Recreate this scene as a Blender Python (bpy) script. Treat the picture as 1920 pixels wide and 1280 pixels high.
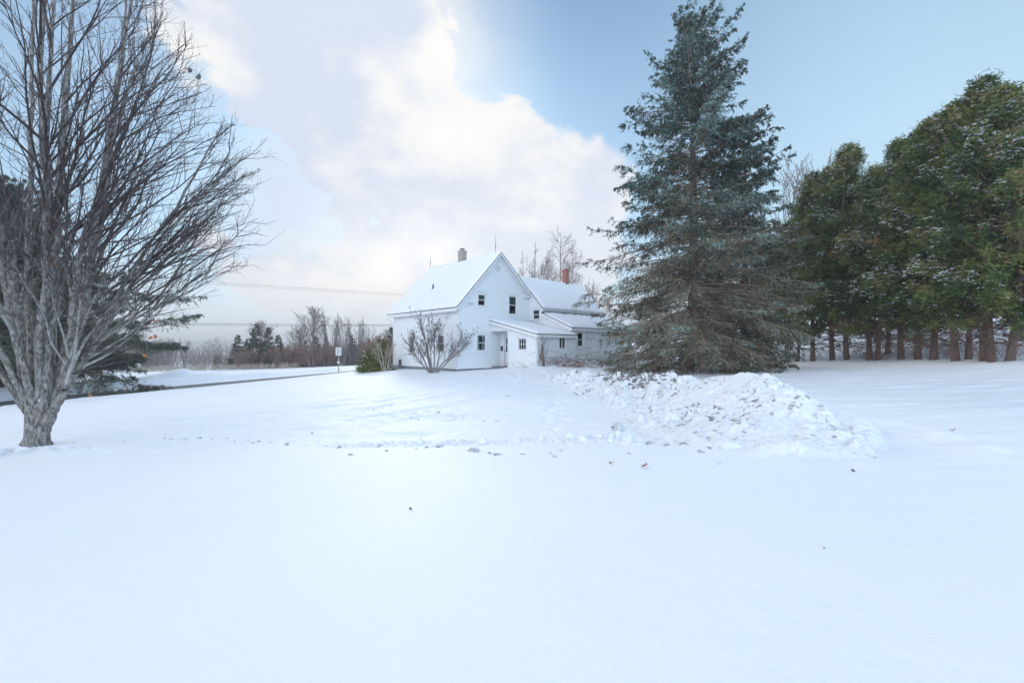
import bpy, math, random
import numpy as np
from mathutils import Vector, noise as mnoise
R = math.radians
scene = bpy.context.scene
for o in list(bpy.data.objects): bpy.data.objects.remove(o)
col = scene.collection
FP = 827.0                                   # focal length in photo pixels (1920 wide)
HZ = 650.0
CAMZ = 1.6

# ------------------------------------------------------------------ camera
cd = bpy.data.cameras.new('camera'); cam = bpy.data.objects.new('camera', cd); col.objects.link(cam)
cd.sensor_width = 36; cd.lens = 36*FP/1920; cd.shift_y = 10/1920
cd.clip_start = 0.1; cd.clip_end = 9000
cam.location = (0, 0, CAMZ); cam.rotation_euler = (R(90), 0, 0)
scene.camera = cam
scene.render.resolution_x = 1024; scene.render.resolution_y = 682

# ------------------------------------------------------------------ light
SUN_AZ, SUN_EL = -14.0, 20.0                 # degrees, left of the view axis
scene.view_settings.view_transform = 'Standard'; scene.view_settings.look = 'None'
scene.view_settings.exposure = 0.02; scene.view_settings.gamma = 1.0
sl = bpy.data.lights.new('sun', 'SUN'); so = bpy.data.objects.new('sun', sl); col.objects.link(so)
sl.energy = 1.2; sl.angle = R(14); sl.color = (1.0, 0.93, 0.84)
so.rotation_euler = (R(90-SUN_EL), 0, R(180-SUN_AZ))

class NT:
    """small helper for writing node maths"""
    def __init__(s, nt): s.nt = nt; s.N = nt.nodes; s.L = nt.links
    def n(s, t, **k):
        a = s.N.new(t)
        for q, v in k.items(): setattr(a, q, v)
        return a
    def put(s, sock, v):
        if isinstance(v, bpy.types.NodeSocket): s.L.new(v, sock)
        elif v is not None: sock.default_value = v
    def m(s, op, a, b=None, c=None, clamp=False):
        q = s.n('ShaderNodeMath', operation=op, use_clamp=clamp)
        s.put(q.inputs[0], a)
        if b is not None: s.put(q.inputs[1], b)
        if c is not None: s.put(q.inputs[2], c)
        return q.outputs[0]
    def mix(s, f, a, b, typ='MIX'):
        q = s.n('ShaderNodeMix', data_type='RGBA', blend_type=typ)
        s.put(q.inputs[0], f); s.put(q.inputs[6], a); s.put(q.inputs[7], b)
        return q.outputs[2]
    def ss(s, x, a, b, lo=0., hi=1.):
        q = s.n('ShaderNodeMapRange', interpolation_type='SMOOTHSTEP')
        s.put(q.inputs[0], x); q.inputs[1].default_value = a; q.inputs[2].default_value = b
        q.inputs[3].default_value = lo; q.inputs[4].default_value = hi
        return q.outputs[0]
    def noise(s, vec, scale, detail=5, rough=.55, dist=0., out='Fac'):
        q = s.n('ShaderNodeTexNoise'); s.put(q.inputs['Vector'], vec)
        q.inputs['Scale'].default_value = scale; q.inputs['Detail'].default_value = detail
        q.inputs['Roughness'].default_value = rough; q.inputs['Distortion'].default_value = dist
        return q.outputs[out]
    def ramp(s, x, stops):
        q = s.n('ShaderNodeValToRGB'); s.put(q.inputs[0], x)
        e = q.color_ramp.elements
        while len(e) < len(stops): e.new(.5)
        for i, (p, c) in enumerate(stops): e[i].position = p; e[i].color = (*c, 1)
        return q.outputs[0]

W = bpy.data.worlds.new('World'); scene.world = W; W.use_nodes = True
w = NT(W.node_tree); w.N.clear()
tc = w.n('ShaderNodeTexCoord').outputs['Generated']
sep = w.n('ShaderNodeSeparateXYZ'); w.L.new(tc, sep.inputs[0])
DX, DY, DZ = sep.outputs
az = w.m('MULTIPLY', w.m('ARCTAN2', DX, DY), 57.2958)
el = w.m('MULTIPLY', w.m('ARCSINE', DZ), 57.2958)
def blob(a, e, ra, re, wt=1.):
    x = w.m('DIVIDE', w.m('SUBTRACT', az, a), ra); y = w.m('DIVIDE', w.m('SUBTRACT', el, e), re)
    r2 = w.m('ADD', w.m('MULTIPLY', x, x), w.m('MULTIPLY', y, y))
    return w.m('MULTIPLY', w.m('EXPONENT', w.m('MULTIPLY', r2, -1.)), wt)
def total(l):
    a = l[0]
    for b in l[1:]: a = w.m('ADD', a, b)
    return a
sky = w.n('ShaderNodeTexSky', sky_type='NISHITA'); sky.sun_disc = False
sky.sun_elevation = R(SUN_EL); sky.sun_rotation = R(SUN_AZ)
sky.air_density = 1.0; sky.dust_density = 1.0; sky.ozone_density = 2.0
skyc = w.n('ShaderNodeVectorMath', operation='MULTIPLY'); w.L.new(sky.outputs[0], skyc.inputs[0])
skyc.inputs[1].default_value = (0.62, .93, 1.20)
# pale the blue a little (thin high haze), direction based
pal = w.m('ADD', w.ss(el, 2, 50, .60, .08), w.m('MULTIPLY', w.ss(az, 5, 45), .38))
bluesky = w.mix(pal, skyc.outputs[0], (6.3, 8.9, 10.6, 1))
stretch = w.n('ShaderNodeMapping'); w.L.new(tc, stretch.inputs[0]); stretch.inputs[3].default_value = (1, 1, 1.4)
n1 = w.noise(stretch.outputs[0], 3.6, 10, .57, .15)
n2 = w.noise(stretch.outputs[0], 2.6, 5, .5, .2)
n3 = w.noise(stretch.outputs[0], 9.0, 9, .6, .2)
body = total([blob(-19, 39, 8.5, 13, 1.0), blob(-27, 33, 11, 12, .7), blob(-10, 20, 11, 9.5, .9), blob(0, 25, 5.5, 5.5, .75), blob(7.5, 18, 6, 7, .8), blob(-3, 8, 20, 8, .9),
              blob(-40, 28, 12, 10, .15), blob(-30, 8, 12, 5, .5), blob(-22, 23, 9, 7, .25), blob(-75, 40, 25, 30, .2), blob(12.5, 19, 4, 5, .45)])
d = w.m('ADD', body, w.m('ADD', w.m('MULTIPLY', w.m('SUBTRACT', n1, .5), 1.5), w.m('MULTIPLY', w.m('SUBTRACT', n3, .5), 1.1)))
mask = w.ss(d, .38, .60)
low = w.ss(el, 0, 13, .9, 0)                 # milky layer near the horizon
soft = w.m('MULTIPLY', w.ss(n2, .24, .50), w.m('MULTIPLY', w.ss(az, -14, 8, .86, .0), w.ss(az, -40, -27, .10, 1.)))   # soft thin cloud over the left half
cover = w.m('MAXIMUM', mask, w.m('MAXIMUM', low, soft))
shade = w.ss(w.m('ADD', n2, w.m('MULTIPLY', n1, .7)), .78, 1.04)
cw = w.mix(shade, (6.9, 7.6, 9.0, 1), (10.0, 9.85, 9.6, 1))
glow = total([blob(-9, 11, 15, 8, 1.9), blob(12, 12, 7, 8, 1.2), blob(-22, 38, 12, 12, .2)])
gc = w.n('ShaderNodeVectorMath', operation='SCALE'); gc.inputs[0].default_value = (1.0, .86, .62); w.L.new(glow, gc.inputs[3])
add = w.n('ShaderNodeVectorMath', operation='ADD'); w.L.new(cw, add.inputs[0]); w.L.new(gc.outputs[0], add.inputs[1])
horiz = w.mix(w.ss(el, -1, 10), (8.0, 8.3, 9.4, 1), add.outputs[0])
skyfin = w.mix(cover, bluesky, horiz)
# unseen sky overhead and behind the camera, brightened to light walls and snow
back = w.m('MAXIMUM', w.ss(el, 44, 62), w.ss(DY, .30, -.10))
nb_ = w.ss(w.noise(tc, 1.6, 6, .55), .3, .7, .55, 1.)
bcol = w.mix(w.ss(DX, -.55, .6), (14.2, 14.2, 15.0, 1), (9.4, 12.4, 16.2, 1))
bs = w.n('ShaderNodeVectorMath', operation='SCALE'); w.L.new(bcol, bs.inputs[0]); w.L.new(w.ss(el, 20, 60, 2.0, .46), bs.inputs[3]); bcol = bs.outputs[0]
skyfin = w.mix(w.m('MULTIPLY', back, nb_), skyfin, bcol)
bg = w.n('ShaderNodeBackground'); w.L.new(skyfin, bg.inputs[0]); bg.inputs[1].default_value = 0.1
wo = w.n('ShaderNodeOutputWorld'); w.L.new(bg.outputs[0], wo.inputs[0])

# ------------------------------------------------------------------ helpers
rng = np.random.default_rng(7); random.seed(7)
def at(px, py, Y): return Vector(((px-960)/FP*Y, Y, CAMZ-(py-HZ)/FP*Y))
def tag(o, label=None, cat=None, group=None, kind=None):
    if label: o['label'] = label
    if cat: o['category'] = cat
    if group: o['group'] = group
    if kind: o['kind'] = kind
    return o
def empty(name, loc=(0, 0, 0), rz=0.):
    o = bpy.data.objects.new(name, None); col.objects.link(o); o.location = loc; o.rotation_euler = (0, 0, rz); o.empty_display_size = .3
    return o
def mk(name, V, F, mat, parent=None, smooth=False, attr=None):
    """V (N,3); F list or array of faces; attr: {name: per-vertex float array}"""
    me = bpy.data.meshes.new(name)
    if isinstance(F, np.ndarray):
        V = np.asarray(V, dtype=np.float32); k = F.shape[1]; m = F.shape[0]
        me.vertices.add(len(V)); me.vertices.foreach_set('co', V.ravel())
        me.loops.add(m*k); me.loops.foreach_set('vertex_index', F.astype(np.int32).ravel())
        me.polygons.add(m); me.polygons.foreach_set('loop_start', np.arange(0, m*k, k, dtype=np.int32))
        me.update(calc_edges=True)
    else:
        me.from_pydata([tuple(v) for v in V], [], F)
    if smooth: me.polygons.foreach_set('use_smooth', np.ones(len(me.polygons), dtype=bool))
    if attr:
        for a, arr in attr.items():
            at_ = me.attributes.new(a, 'FLOAT', 'POINT'); at_.data.foreach_set('value', np.asarray(arr, dtype=np.float32))
    me.materials.append(mat)
    o = bpy.data.objects.new(name, me); col.objects.link(o)
    if parent: o.parent = parent
    return o
def copy_tree(o, parent=None):
    c = o.copy(); col.objects.link(c); c.parent = parent
    for ch in list(o.children): copy_tree(ch, c)
    return c
class MB:
    def __init__(s): s.v = []; s.f = []
    def add(s, V, F):
        b = len(s.v); s.v += [tuple(p) for p in V]; s.f += [tuple(i+b for i in f) for f in F]
    def box(s, x0, x1, y0, y1, z0, z1, fr=None):
        V = [(x, y, z) for z in (z0, z1) for y in (y0, y1) for x in (x0, x1)]
        if fr: V = [fr(*p) for p in V]
        s.add(V, [(0, 2, 3, 1), (4, 5, 7, 6), (0, 1, 5, 4), (2, 6, 7, 3), (1, 3, 7, 5), (0, 4, 6, 2)])
    def tube(s, pts, rad, k=8, cap=True):
        pts = [Vector(p) for p in pts]; n = len(pts)
        if not hasattr(rad, '__len__'): rad = [rad]*n
        V = []
        for i in range(n):
            t = (pts[min(i+1, n-1)]-pts[max(i-1, 0)]).normalized()
            ref = Vector((0, 0, 1)) if abs(t.z) < .9 else Vector((1, 0, 0))
            a = t.cross(ref).normalized(); b = t.cross(a)
            V += [pts[i]+(a*math.cos(2*math.pi*j/k)+b*math.sin(2*math.pi*j/k))*rad[i] for j in range(k)]
        F = [(i*k+j, i*k+(j+1) % k, (i+1)*k+(j+1) % k, (i+1)*k+j) for i in range(n-1) for j in range(k)]
        if cap: F += [tuple(range(k))[::-1], tuple((n-1)*k+j for j in range(k))]
        s.add(V, F)
    def build(s, name, mat, parent=None, smooth=False): return mk(name, s.v, s.f, mat, parent, smooth)

# ------------------------------------------------------------------ materials
def pmat(name, rough=.8, spec=.3):
    m = bpy.data.materials.new(name); m.use_nodes = True; q = NT(m.node_tree)
    b = q.N['Principled BSDF']; b.inputs['Roughness'].default_value = rough; b.inputs['Specular IOR Level'].default_value = spec
    return m, q, b
def simple(name, c0, c1, scale=8, rough=.8, bump=.0, bdist=.02, spec=.3, stretch=(1, 1, 1), detail=6, lo=.3, hi=.7, coord='Object'):
    m, q, b = pmat(name, rough, spec)
    co = q.n('ShaderNodeTexCoord').outputs[coord]
    mp = q.n('ShaderNodeMapping'); q.L.new(co, mp.inputs[0]); mp.inputs[3].default_value = stretch
    nz = q.noise(mp.outputs[0], scale, detail, .6)
    q.L.new(q.ramp(nz, [(lo, c0), (hi, c1)]), b.inputs['Base Color'])
    if bump:
        bp = q.n('ShaderNodeBump'); bp.inputs[0].default_value = bump; bp.inputs[1].default_value = bdist
        q.L.new(nz, bp.inputs['Height']); q.L.new(bp.outputs[0], b.inputs['Normal'])
    return m
def foliage(name, stops, rough=.75, trans=.0, scale=.6):
    """colours by the 'tint' value stored on each leaf clump, plus a slow noise"""
    m, q, b = pmat(name, rough, .2)
    a = q.n('ShaderNodeAttribute'); a.attribute_name = 'tint'
    co = q.n('ShaderNodeTexCoord').outputs['Object']
    nz = q.noise(co, scale, 3, .6)
    x = q.m('ADD', a.outputs['Fac'], q.m('MULTIPLY', q.m('SUBTRACT', nz, .5), .7), clamp=True)
    q.L.new(q.ramp(x, stops), b.inputs['Base Color'])
    if trans:
        t = q.n('ShaderNodeBsdfTranslucent'); q.L.new(q.ramp(x, stops), t.inputs[0])
        mx = q.n('ShaderNodeMixShader'); mx.inputs[0].default_value = trans
        q.L.new(b.outputs[0], mx.inputs[1]); q.L.new(t.outputs[0], mx.inputs[2])
        q.L.new(mx.outputs[0], q.N['Material Output'].inputs[0])
    return m

def snow_mat(name, dirt=0., base=(.86, .90, .95), fine=1.):
    m, q, b = pmat(name, .62, .25)
    co = q.n('ShaderNodeTexCoord').outputs['Object']
    n1 = q.noise(co, .35, 5, .55); n2 = q.noise(co, 2.3, 5, .6); n3 = q.noise(co, 38, 4, .7)
    c = q.mix(q.ss(n1, .3, .7), (base[0]*.965, base[1]*.975, base[2]*.99, 1), (*base, 1))
    if dirt:
        n4 = q.noise(co, 7.0, 8, .68, .3); n5 = q.noise(co, .9, 3, .5)
        k = q.m('MULTIPLY', q.ss(n4, .555, .60), q.ss(n5, .40, .55))
        at_ = q.n('ShaderNodeAttribute'); at_.attribute_name = 'tint'
        k = q.m('MULTIPLY', k, q.m('MULTIPLY', at_.outputs['Fac'], dirt))
        c = q.mix(k, c, (.13, .115, .10, 1))
    q.L.new(c, b.inputs['Base Color'])
    h = q.m('ADD', q.m('ADD', q.m('MULTIPLY', n2, .05), q.m('MULTIPLY', q.noise(co, 11, 4, .6), .014*fine)), q.m('MULTIPLY', n3, .008*fine))
    bp = q.n('ShaderNodeBump'); bp.inputs[0].default_value = .55; bp.inputs[1].default_value = 1.0
    q.L.new(h, bp.inputs['Height']); q.L.new(bp.outputs[0], b.inputs['Normal'])
    b.inputs['Subsurface Weight'].default_value = 0.0
    return m
M = {}
M['snow'] = snow_mat('snow'); M['pile_snow'] = snow_mat('pile_snow', dirt=.9, fine=3.)
M['roof_snow'] = snow_mat('roof_snow', fine=.3)
M['leaf_snow'] = simple('leaf_snow', (.82, .86, .9), (.88, .91, .95), 5, .6)
M['asphalt'] = simple('asphalt', (.08, .09, .105), (.16, .17, .19), 3, .7, .3)
M['asphalt_wet'] = M['asphalt']
M['white_paint'] = simple('white_paint', (.74, .77, .80), (.82, .84, .86), 4, .55, lo=.25, hi=.75)
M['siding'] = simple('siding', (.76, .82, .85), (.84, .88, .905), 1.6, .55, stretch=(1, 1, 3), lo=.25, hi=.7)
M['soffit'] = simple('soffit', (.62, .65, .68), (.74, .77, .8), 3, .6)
M['shingle'] = simple('shingle', (.06, .06, .065), (.15, .14, .14), 12, .9, .4)
M['stone'] = simple('stone', (.13, .14, .16), (.32, .33, .36), 7, .85, .6)
M['brick_pale'] = None
M['metal_dark'] = simple('metal_dark', (.05, .05, .055), (.10, .10, .11), 10, .5)
M['metal_grey'] = simple('metal_grey', (.42, .45, .48), (.58, .61, .64), 6, .4)
M['bark_maple'] = simple('bark_maple', (.10, .085, .08), (.40, .39, .37), 26, .9, 1., .05, stretch=(1, 1, .35), lo=.36, hi=.66)
M['twig_maple'] = simple('twig_maple', (.05, .04, .04), (.17, .145, .145), 5, .9, lo=.35, hi=.7)
m_, q_, b_ = pmat('limb_maple', .9)
co_ = q_.n('ShaderNodeTexCoord').outputs['Object']; s_ = q_.n('ShaderNodeSeparateXYZ'); q_.L.new(co_, s_.inputs[0]); nz_ = q_.noise(co_, 13, 6, .65)
li_ = q_.ss(q_.m('ADD', q_.m('MULTIPLY', nz_, 2.4), q_.m('MULTIPLY', s_.outputs[2], -.36)), -.25, .95)      # lichen is thick on the low limbs and thins out higher up
q_.L.new(q_.mix(li_, (.06, .048, .048, 1), (.42, .42, .40, 1)), b_.inputs['Base Color']); M['limb_maple'] = m_
M['bark_dark'] = simple('bark_dark', (.07, .05, .045), (.22, .17, .15), 8, .95, .9, .04, stretch=(2, 2, .3))
M['bark_grey'] = simple('bark_grey', (.13, .12, .12), (.30, .28, .27), 6, .95, .5, stretch=(1, 1, .3))
M['twig_grey'] = simple('twig_grey', (.15, .13, .13), (.30, .27, .27), 3, .95)
M['twig_red'] = simple('twig_red', (.17, .10, .09), (.34, .23, .20), .6, .95)
M['twig_pale'] = simple('twig_pale', (.36, .31, .26), (.55, .48, .40), 3, .95)
M['bark_cedar'] = simple('bark_cedar', (.10, .065, .052), (.27, .19, .165), 7, .95, .9, .04, stretch=(3, 3, .3))
M['spruce_twig'] = simple('spruce_twig', (.17, .12, .09), (.50, .42, .33), 1.3, .95, lo=.35, hi=.68)
M['spruce'] = foliage('spruce_needles', [(0., (.06, .045, .033)), (.22, (.035, .058, .046)), (.42, (.06, .11, .095)), (.66, (.13, .22, .20)), (.86, (.27, .41, .39)), (1., (.45, .60, .58))], scale=.8)
M['spruce_low'] = foliage('spruce_needles_lower', [(0., (.09, .075, .05)), (.4, (.20, .185, .125)), (.7, (.32, .31, .22)), (1., (.35, .45, .40))], scale=.6)
M['cedar'] = foliage('cedar_leaves', [(0., (.03, .055, .025)), (.32, (.065, .12, .04)), (.58, (.145, .205, .065)), (.82, (.26, .26, .09)), (1., (.32, .21, .12))], scale=.5, trans=.15)
M['pine_far'] = foliage('pine_needles', [(0., (.03, .05, .045)), (.5, (.06, .09, .07)), (1., (.10, .13, .09))], scale=.5)
M['yew'] = foliage('shrub_leaves', [(0., (.05, .07, .025)), (.45, (.12, .16, .045)), (.75, (.26, .25, .08)), (1., (.38, .26, .11))], scale=1.2)
M['dead_leaf'] = simple('dead_leaf', (.30, .10, .04), (.50, .22, .09), 9, .8)
M['clod'] = simple('clod', (.10, .09, .085), (.24, .21, .19), 9, .9, .6)
M['curtain'] = simple('curtain', (.45, .50, .50), (.70, .74, .72), 6, .9)
M['interior_shade'] = simple('interior_shade', (.015, .02, .025), (.03, .035, .04), 4, .8)  # near-black colour stands in for the shade of unlit rooms
M['blind'] = simple('blind', (.20, .26, .24), (.26, .33, .31), 4, .8)
M['brownboard'] = simple('brownboard', (.16, .12, .10), (.26, .20, .17), 6, .8, stretch=(1, 1, .2))
M['sign_white'] = simple('sign_white', (.75, .77, .78), (.82, .84, .85), 3, .5)
M['galv'] = simple('galv', (.30, .36, .36), (.42, .48, .48), 6, .5)
M['sign_black'] = simple('sign_black', (.03, .03, .03), (.05, .05, .05), 3, .6)
M['cable'] = simple('cable', (.06, .06, .07), (.09, .09, .10), 3, .7)
M['pale_roof'] = simple('pale_roof', (.40, .55, .52), (.52, .66, .63), 3, .5)
def glass():
    m = bpy.data.materials.new('window_glass'); m.use_nodes = True; q = NT(m.node_tree); q.N.clear()
    t = q.n('ShaderNodeBsdfTransparent'); t.inputs[0].default_value = (.62, .78, .78, 1)
    g = q.n('ShaderNodeBsdfGlossy'); g.inputs['Roughness'].default_value = .03; g.inputs[0].default_value = (.9, .95, 1, 1)
    f = q.n('ShaderNodeFresnel'); f.inputs[0].default_value = 1.5
    x = q.n('ShaderNodeMixShader'); q.L.new(q.m('MULTIPLY', f.outputs[0], 1.6, clamp=True), x.inputs[0]); q.L.new(t.outputs[0], x.inputs[1]); q.L.new(g.outputs[0], x.inputs[2])
    o = q.n('ShaderNodeOutputMaterial'); q.L.new(x.outputs[0], o.inputs[0]); return m
M['glass'] = glass()
def brick(name, c1, c2, mortar, bw=.2, rh=.075):
    m, q, b = pmat(name, .85)
    co = q.n('ShaderNodeTexCoord').outputs['Object']
    s = q.n('ShaderNodeSeparateXYZ'); q.L.new(co, s.inputs[0])
    cb = q.n('ShaderNodeCombineXYZ'); q.L.new(q.m('ADD', s.outputs[0], s.outputs[1]), cb.inputs[0]); q.L.new(s.outputs[2], cb.inputs[1])
    t = q.n('ShaderNodeTexBrick'); q.L.new(cb.outputs[0], t.inputs[0]); t.inputs['Scale'].default_value = 1
    t.inputs['Brick Width'].default_value = bw; t.inputs['Row Height'].default_value = rh; t.inputs['Mortar Size'].default_value = .012
    t.inputs['Color1'].default_value = (*c1, 1); t.inputs['Color2'].default_value = (*c2, 1); t.inputs['Mortar'].default_value = (*mortar, 1)
    q.L.new(t.outputs[0], b.inputs['Base Color']); return m
M['brick_pale'] = brick('brick_pale', (.42, .31, .29), (.30, .24, .24), (.5, .47, .46))
M['brick_red'] = brick('brick_red', (.42, .12, .075), (.30, .09, .06), (.35, .27, .24))

# ------------------------------------------------------------------ ground
CP = np.array([(0, 0, 0), (0, 5, 0), (-5, 5, 0), (5, 4, 0), (-3, 10, -.03), (2, 11, 0), (-8.6, 8, -.19), (-5, 14, -.25), (0, 18, .02), (2, 23, .12), (-6, -6, 0), (6, -6, 0),
    (-3.5, 28.0, .10), (-9.6, 34.6, -.12), (-6.5, 31, -.02), (-.9, 30.3, .0), (-2.6, 29, .03), (1.1, 27.2, .36), (1.8, 26.6, .36), (4, 28.7, .32), (9, 33.5, .25), (2, 40, .3),
    (9.87, 24, .26), (20.5, 18.5, 1.02), (20.5, 25, .74), (20.5, 32, .42), (20, 38, .2), (25, 18, 1.5), (27, 27, 1.9), (30, 40, 2.6), (45, 60, 5.), (60, 30, 6), (40, 10, 2.5),
    (12, 8, .25), (14, 14, .55), (9, 5, .05), (-14, 18, -.62), (-10, 24, -.35), (-12, 33, -.5), (-26.9, 23, -1.2), (-23.4, 30, -1.06), (-16.9, 43, -.86), (-12, 53, -.7), (-34, 9, -1.5),
    (-30, 27, -1.15), (-28, 36, -1.1), (-40, 50, -1.7), (-60, 80, -2.5), (-74, 80, -2.6), (-32, 80, -1.9), (-22, 62, -1.1), (-10, 80, -.9), (10, 80, .5), (40, 110, 4.), (90, 60, 9),
    (-120, 160, -4), (-200, 60, -4), (0, 260, -2), (-160, 300, -5), (160, 200, 8), (-100, -60, -3), (100, -60, 3), (0, -100, 0), (250, 50, 12), (-300, 200, -6)], dtype=float)
def tps_fit(P):
    n = len(P); D = np.hypot(P[:, None, 0]-P[None, :, 0], P[:, None, 1]-P[None, :, 1])
    K = np.where(D > 0, D*D*np.log(D+1e-9), 0)/1e3 + np.eye(n)*.01
    Q = np.c_[np.ones(n), P[:, :2]/100]
    A = np.zeros((n+3, n+3)); A[:n, :n] = K; A[:n, n:] = Q; A[n:, :n] = Q.T
    return np.linalg.solve(A, np.r_[P[:, 2], 0, 0, 0])
TW = tps_fit(CP)
def vnoise(x, y, s=1., seed=0):
    """vectorised value noise, -1..1"""
    x = np.asarray(x)*s+seed*17.3+1000; y = np.asarray(y)*s+seed*7.7+1000
    xi = np.floor(x).astype(np.int64); yi = np.floor(y).astype(np.int64); fx = x-xi; fy = y-yi
    fx = fx*fx*(3-2*fx); fy = fy*fy*(3-2*fy)
    def h(a, b):
        v = (a*374761393+b*668265263+seed*1442695) & 0xffffffff
        v = ((v ^ (v >> 13))*1274126177) & 0xffffffff
        return ((v ^ (v >> 16)) & 0xffff)/32767.5-1
    return (h(xi, yi)*(1-fx)+h(xi+1, yi)*fx)*(1-fy)+(h(xi, yi+1)*(1-fx)+h(xi+1, yi+1)*fx)*fy
def fbm(x, y, s, o=4, seed=0, g=.5):
    t = 0; a = 1
    for i in range(o): t = t+a*vnoise(x, y, s*2.03**i, seed+i); a *= g
    return t
def cells(x, y, s, seed, size=.55, pres=.6):
    """rounded broken chunks: domes of random size in a jittered grid"""
    X = np.asarray(x)*s+500; Y = np.asarray(y)*s+500; xi = np.floor(X).astype(np.int64); yi = np.floor(Y).astype(np.int64); out = np.zeros(X.shape)
    def h(a, b, k):
        v = (a*374761393+b*668265263+(seed*13+k)*1442695041) & 0xffffffff; v = ((v ^ (v >> 13))*1274126177) & 0xffffffff
        return ((v ^ (v >> 16)) & 0xffff)/65535.
    for i in (-1, 0, 1):
        for j in (-1, 0, 1):
            a, b = xi+i, yi+j; cx = a+.15+.7*h(a, b, 1); cy = b+.15+.7*h(a, b, 2); r = size*(.35+.65*h(a, b, 3)); on = h(a, b, 4) < pres
            an_ = h(a, b, 5)*3.14; dx = X-cx; dy = Y-cy; u = dx*np.cos(an_)+dy*np.sin(an_); v = -dx*np.sin(an_)+dy*np.cos(an_); q = 1-(np.abs(u)**2.6+np.abs(v*1.35)**2.6)/r**2.6
            out = np.maximum(out, np.where(on, np.sqrt(np.clip(q, 0, 1))*r*(.6+.6*h(a, b, 6))+np.where(q > 0, u*(h(a, b, 7)-.5)*.8, 0), 0))
    return out/s
def seg_dist(x, y, P):
    x = np.asarray(x); best = np.full(x.shape, 99.)
    A = np.array([p[:2] for p in P]); m = 6.
    k = (x > A[:, 0].min()-m) & (x < A[:, 0].max()+m) & (y > A[:, 1].min()-m) & (y < A[:, 1].max()+m)
    if not k.any(): return best
    xx = x[k]; yy = y[k]; bb = best[k]
    for (a, b) in zip(A[:-1], A[1:]):
        dx, dy = b[0]-a[0], b[1]-a[1]; L = dx*dx+dy*dy
        t = np.clip(((xx-a[0])*dx+(yy-a[1])*dy)/L, 0, 1)
        bb = np.minimum(bb, np.hypot(xx-a[0]-t*dx, yy-a[1]-t*dy))
    best[k] = bb
    return best
def spline(P, n=12):
    P = [np.array(p, float) for p in P]; P = [2*P[0]-P[1]]+P+[2*P[-1]-P[-2]]; out = []
    for i in range(1, len(P)-2):
        for t in np.linspace(0, 1, n, endpoint=False):
            out.append(.5*((2*P[i])+(-P[i-1]+P[i+1])*t+(2*P[i-1]-5*P[i]+4*P[i+1]-P[i+2])*t*t+(-P[i-1]+3*P[i]-3*P[i+1]+P[i+2])*t**3))
    out.append(P[-2]); return out
TRACKS = [spline(p, 4) for p in (
    [(-20, 8.6), (-12, 8.9), (-7, 9.4), (-3.6, 11.3), (-1.2, 14.5), (0, 19), (.3, 25)],
    [(-20, 10.2), (-12, 10.5), (-7.2, 11.1), (-4.6, 12.7), (-2.6, 15.5), (-1.4, 19.8), (-1.2, 25)],
    [(-20, 11.2), (-11, 11.6), (-6, 14.0), (-2.8, 17.0), (.5, 19.5), (3, 22)],
    [(-11, 12.6), (-7, 15.0), (-3.6, 18.2), (-.6, 21.5), (1.6, 24.2)],
    [(-3, 10.2), (0.2, 11.6), (3.0, 15), (4.2, 19)])]
PRINTS = []
for i in range(26):
    t = i/25; PRINTS.append((1.2-1.7*t+.14*(-1)**i+random.uniform(-.06, .06), 9+15.5*t+random.uniform(-.1, .1)))
for i in range(16):
    t = i/15; PRINTS.append((.6+.9*t+.13*(-1)**i, 8.2+5.5*t))
ROAD = [(-60, -44), (-34.6, 8), (-26.9, 23.4), (-17.2, 42.8), (-11, 55.2), (30, 137)]
def base_exact(x, y):
    D2 = (x[..., None]-CP[:, 0])**2+(y[..., None]-CP[:, 1])**2
    K = np.where(D2 > 1e-12, .5*D2*np.log(D2+1e-12), 0)/1e3
    z = K@TW[:len(CP)]+TW[-3]+TW[-2]*x/100+TW[-1]*y/100
    r = np.hypot(x, y); k = np.clip((r-220)/180, 0, 1)
    return z*(1-k)+(-4+8*np.clip(x/400, -1, 1))*k
_g = np.arange(-125, 125.1, 1.25); _GX, _GY = np.meshgrid(_g, _g, indexing='ij'); BGRID = np.stack([base_exact(_GX[i], _GY[i]) for i in range(len(_g))])
def base_h(x, y):
    z = np.empty_like(x); k = (np.abs(x) < 123) & (np.abs(y) < 123)
    z[~k] = base_exact(x[~k], y[~k]) if (~k).any() else 0
    u = (x[k]+125)/1.25; v = (y[k]+125)/1.25; i = u.astype(int); j = v.astype(int); fu = u-i; fv = v-j
    def cub(p0, p1, p2, p3, t): return p1+.5*t*(p2-p0+t*(2*p0-5*p1+4*p2-p3+t*(3*(p1-p2)+p3-p0)))
    i = np.clip(i, 1, len(_g)-3); j = np.clip(j, 1, len(_g)-3)
    z[k] = cub(*[cub(*[BGRID[i+a, j+b] for b in (-1, 0, 1, 2)], fv) for a in (-1, 0, 1, 2)], fu)
    return z
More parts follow.
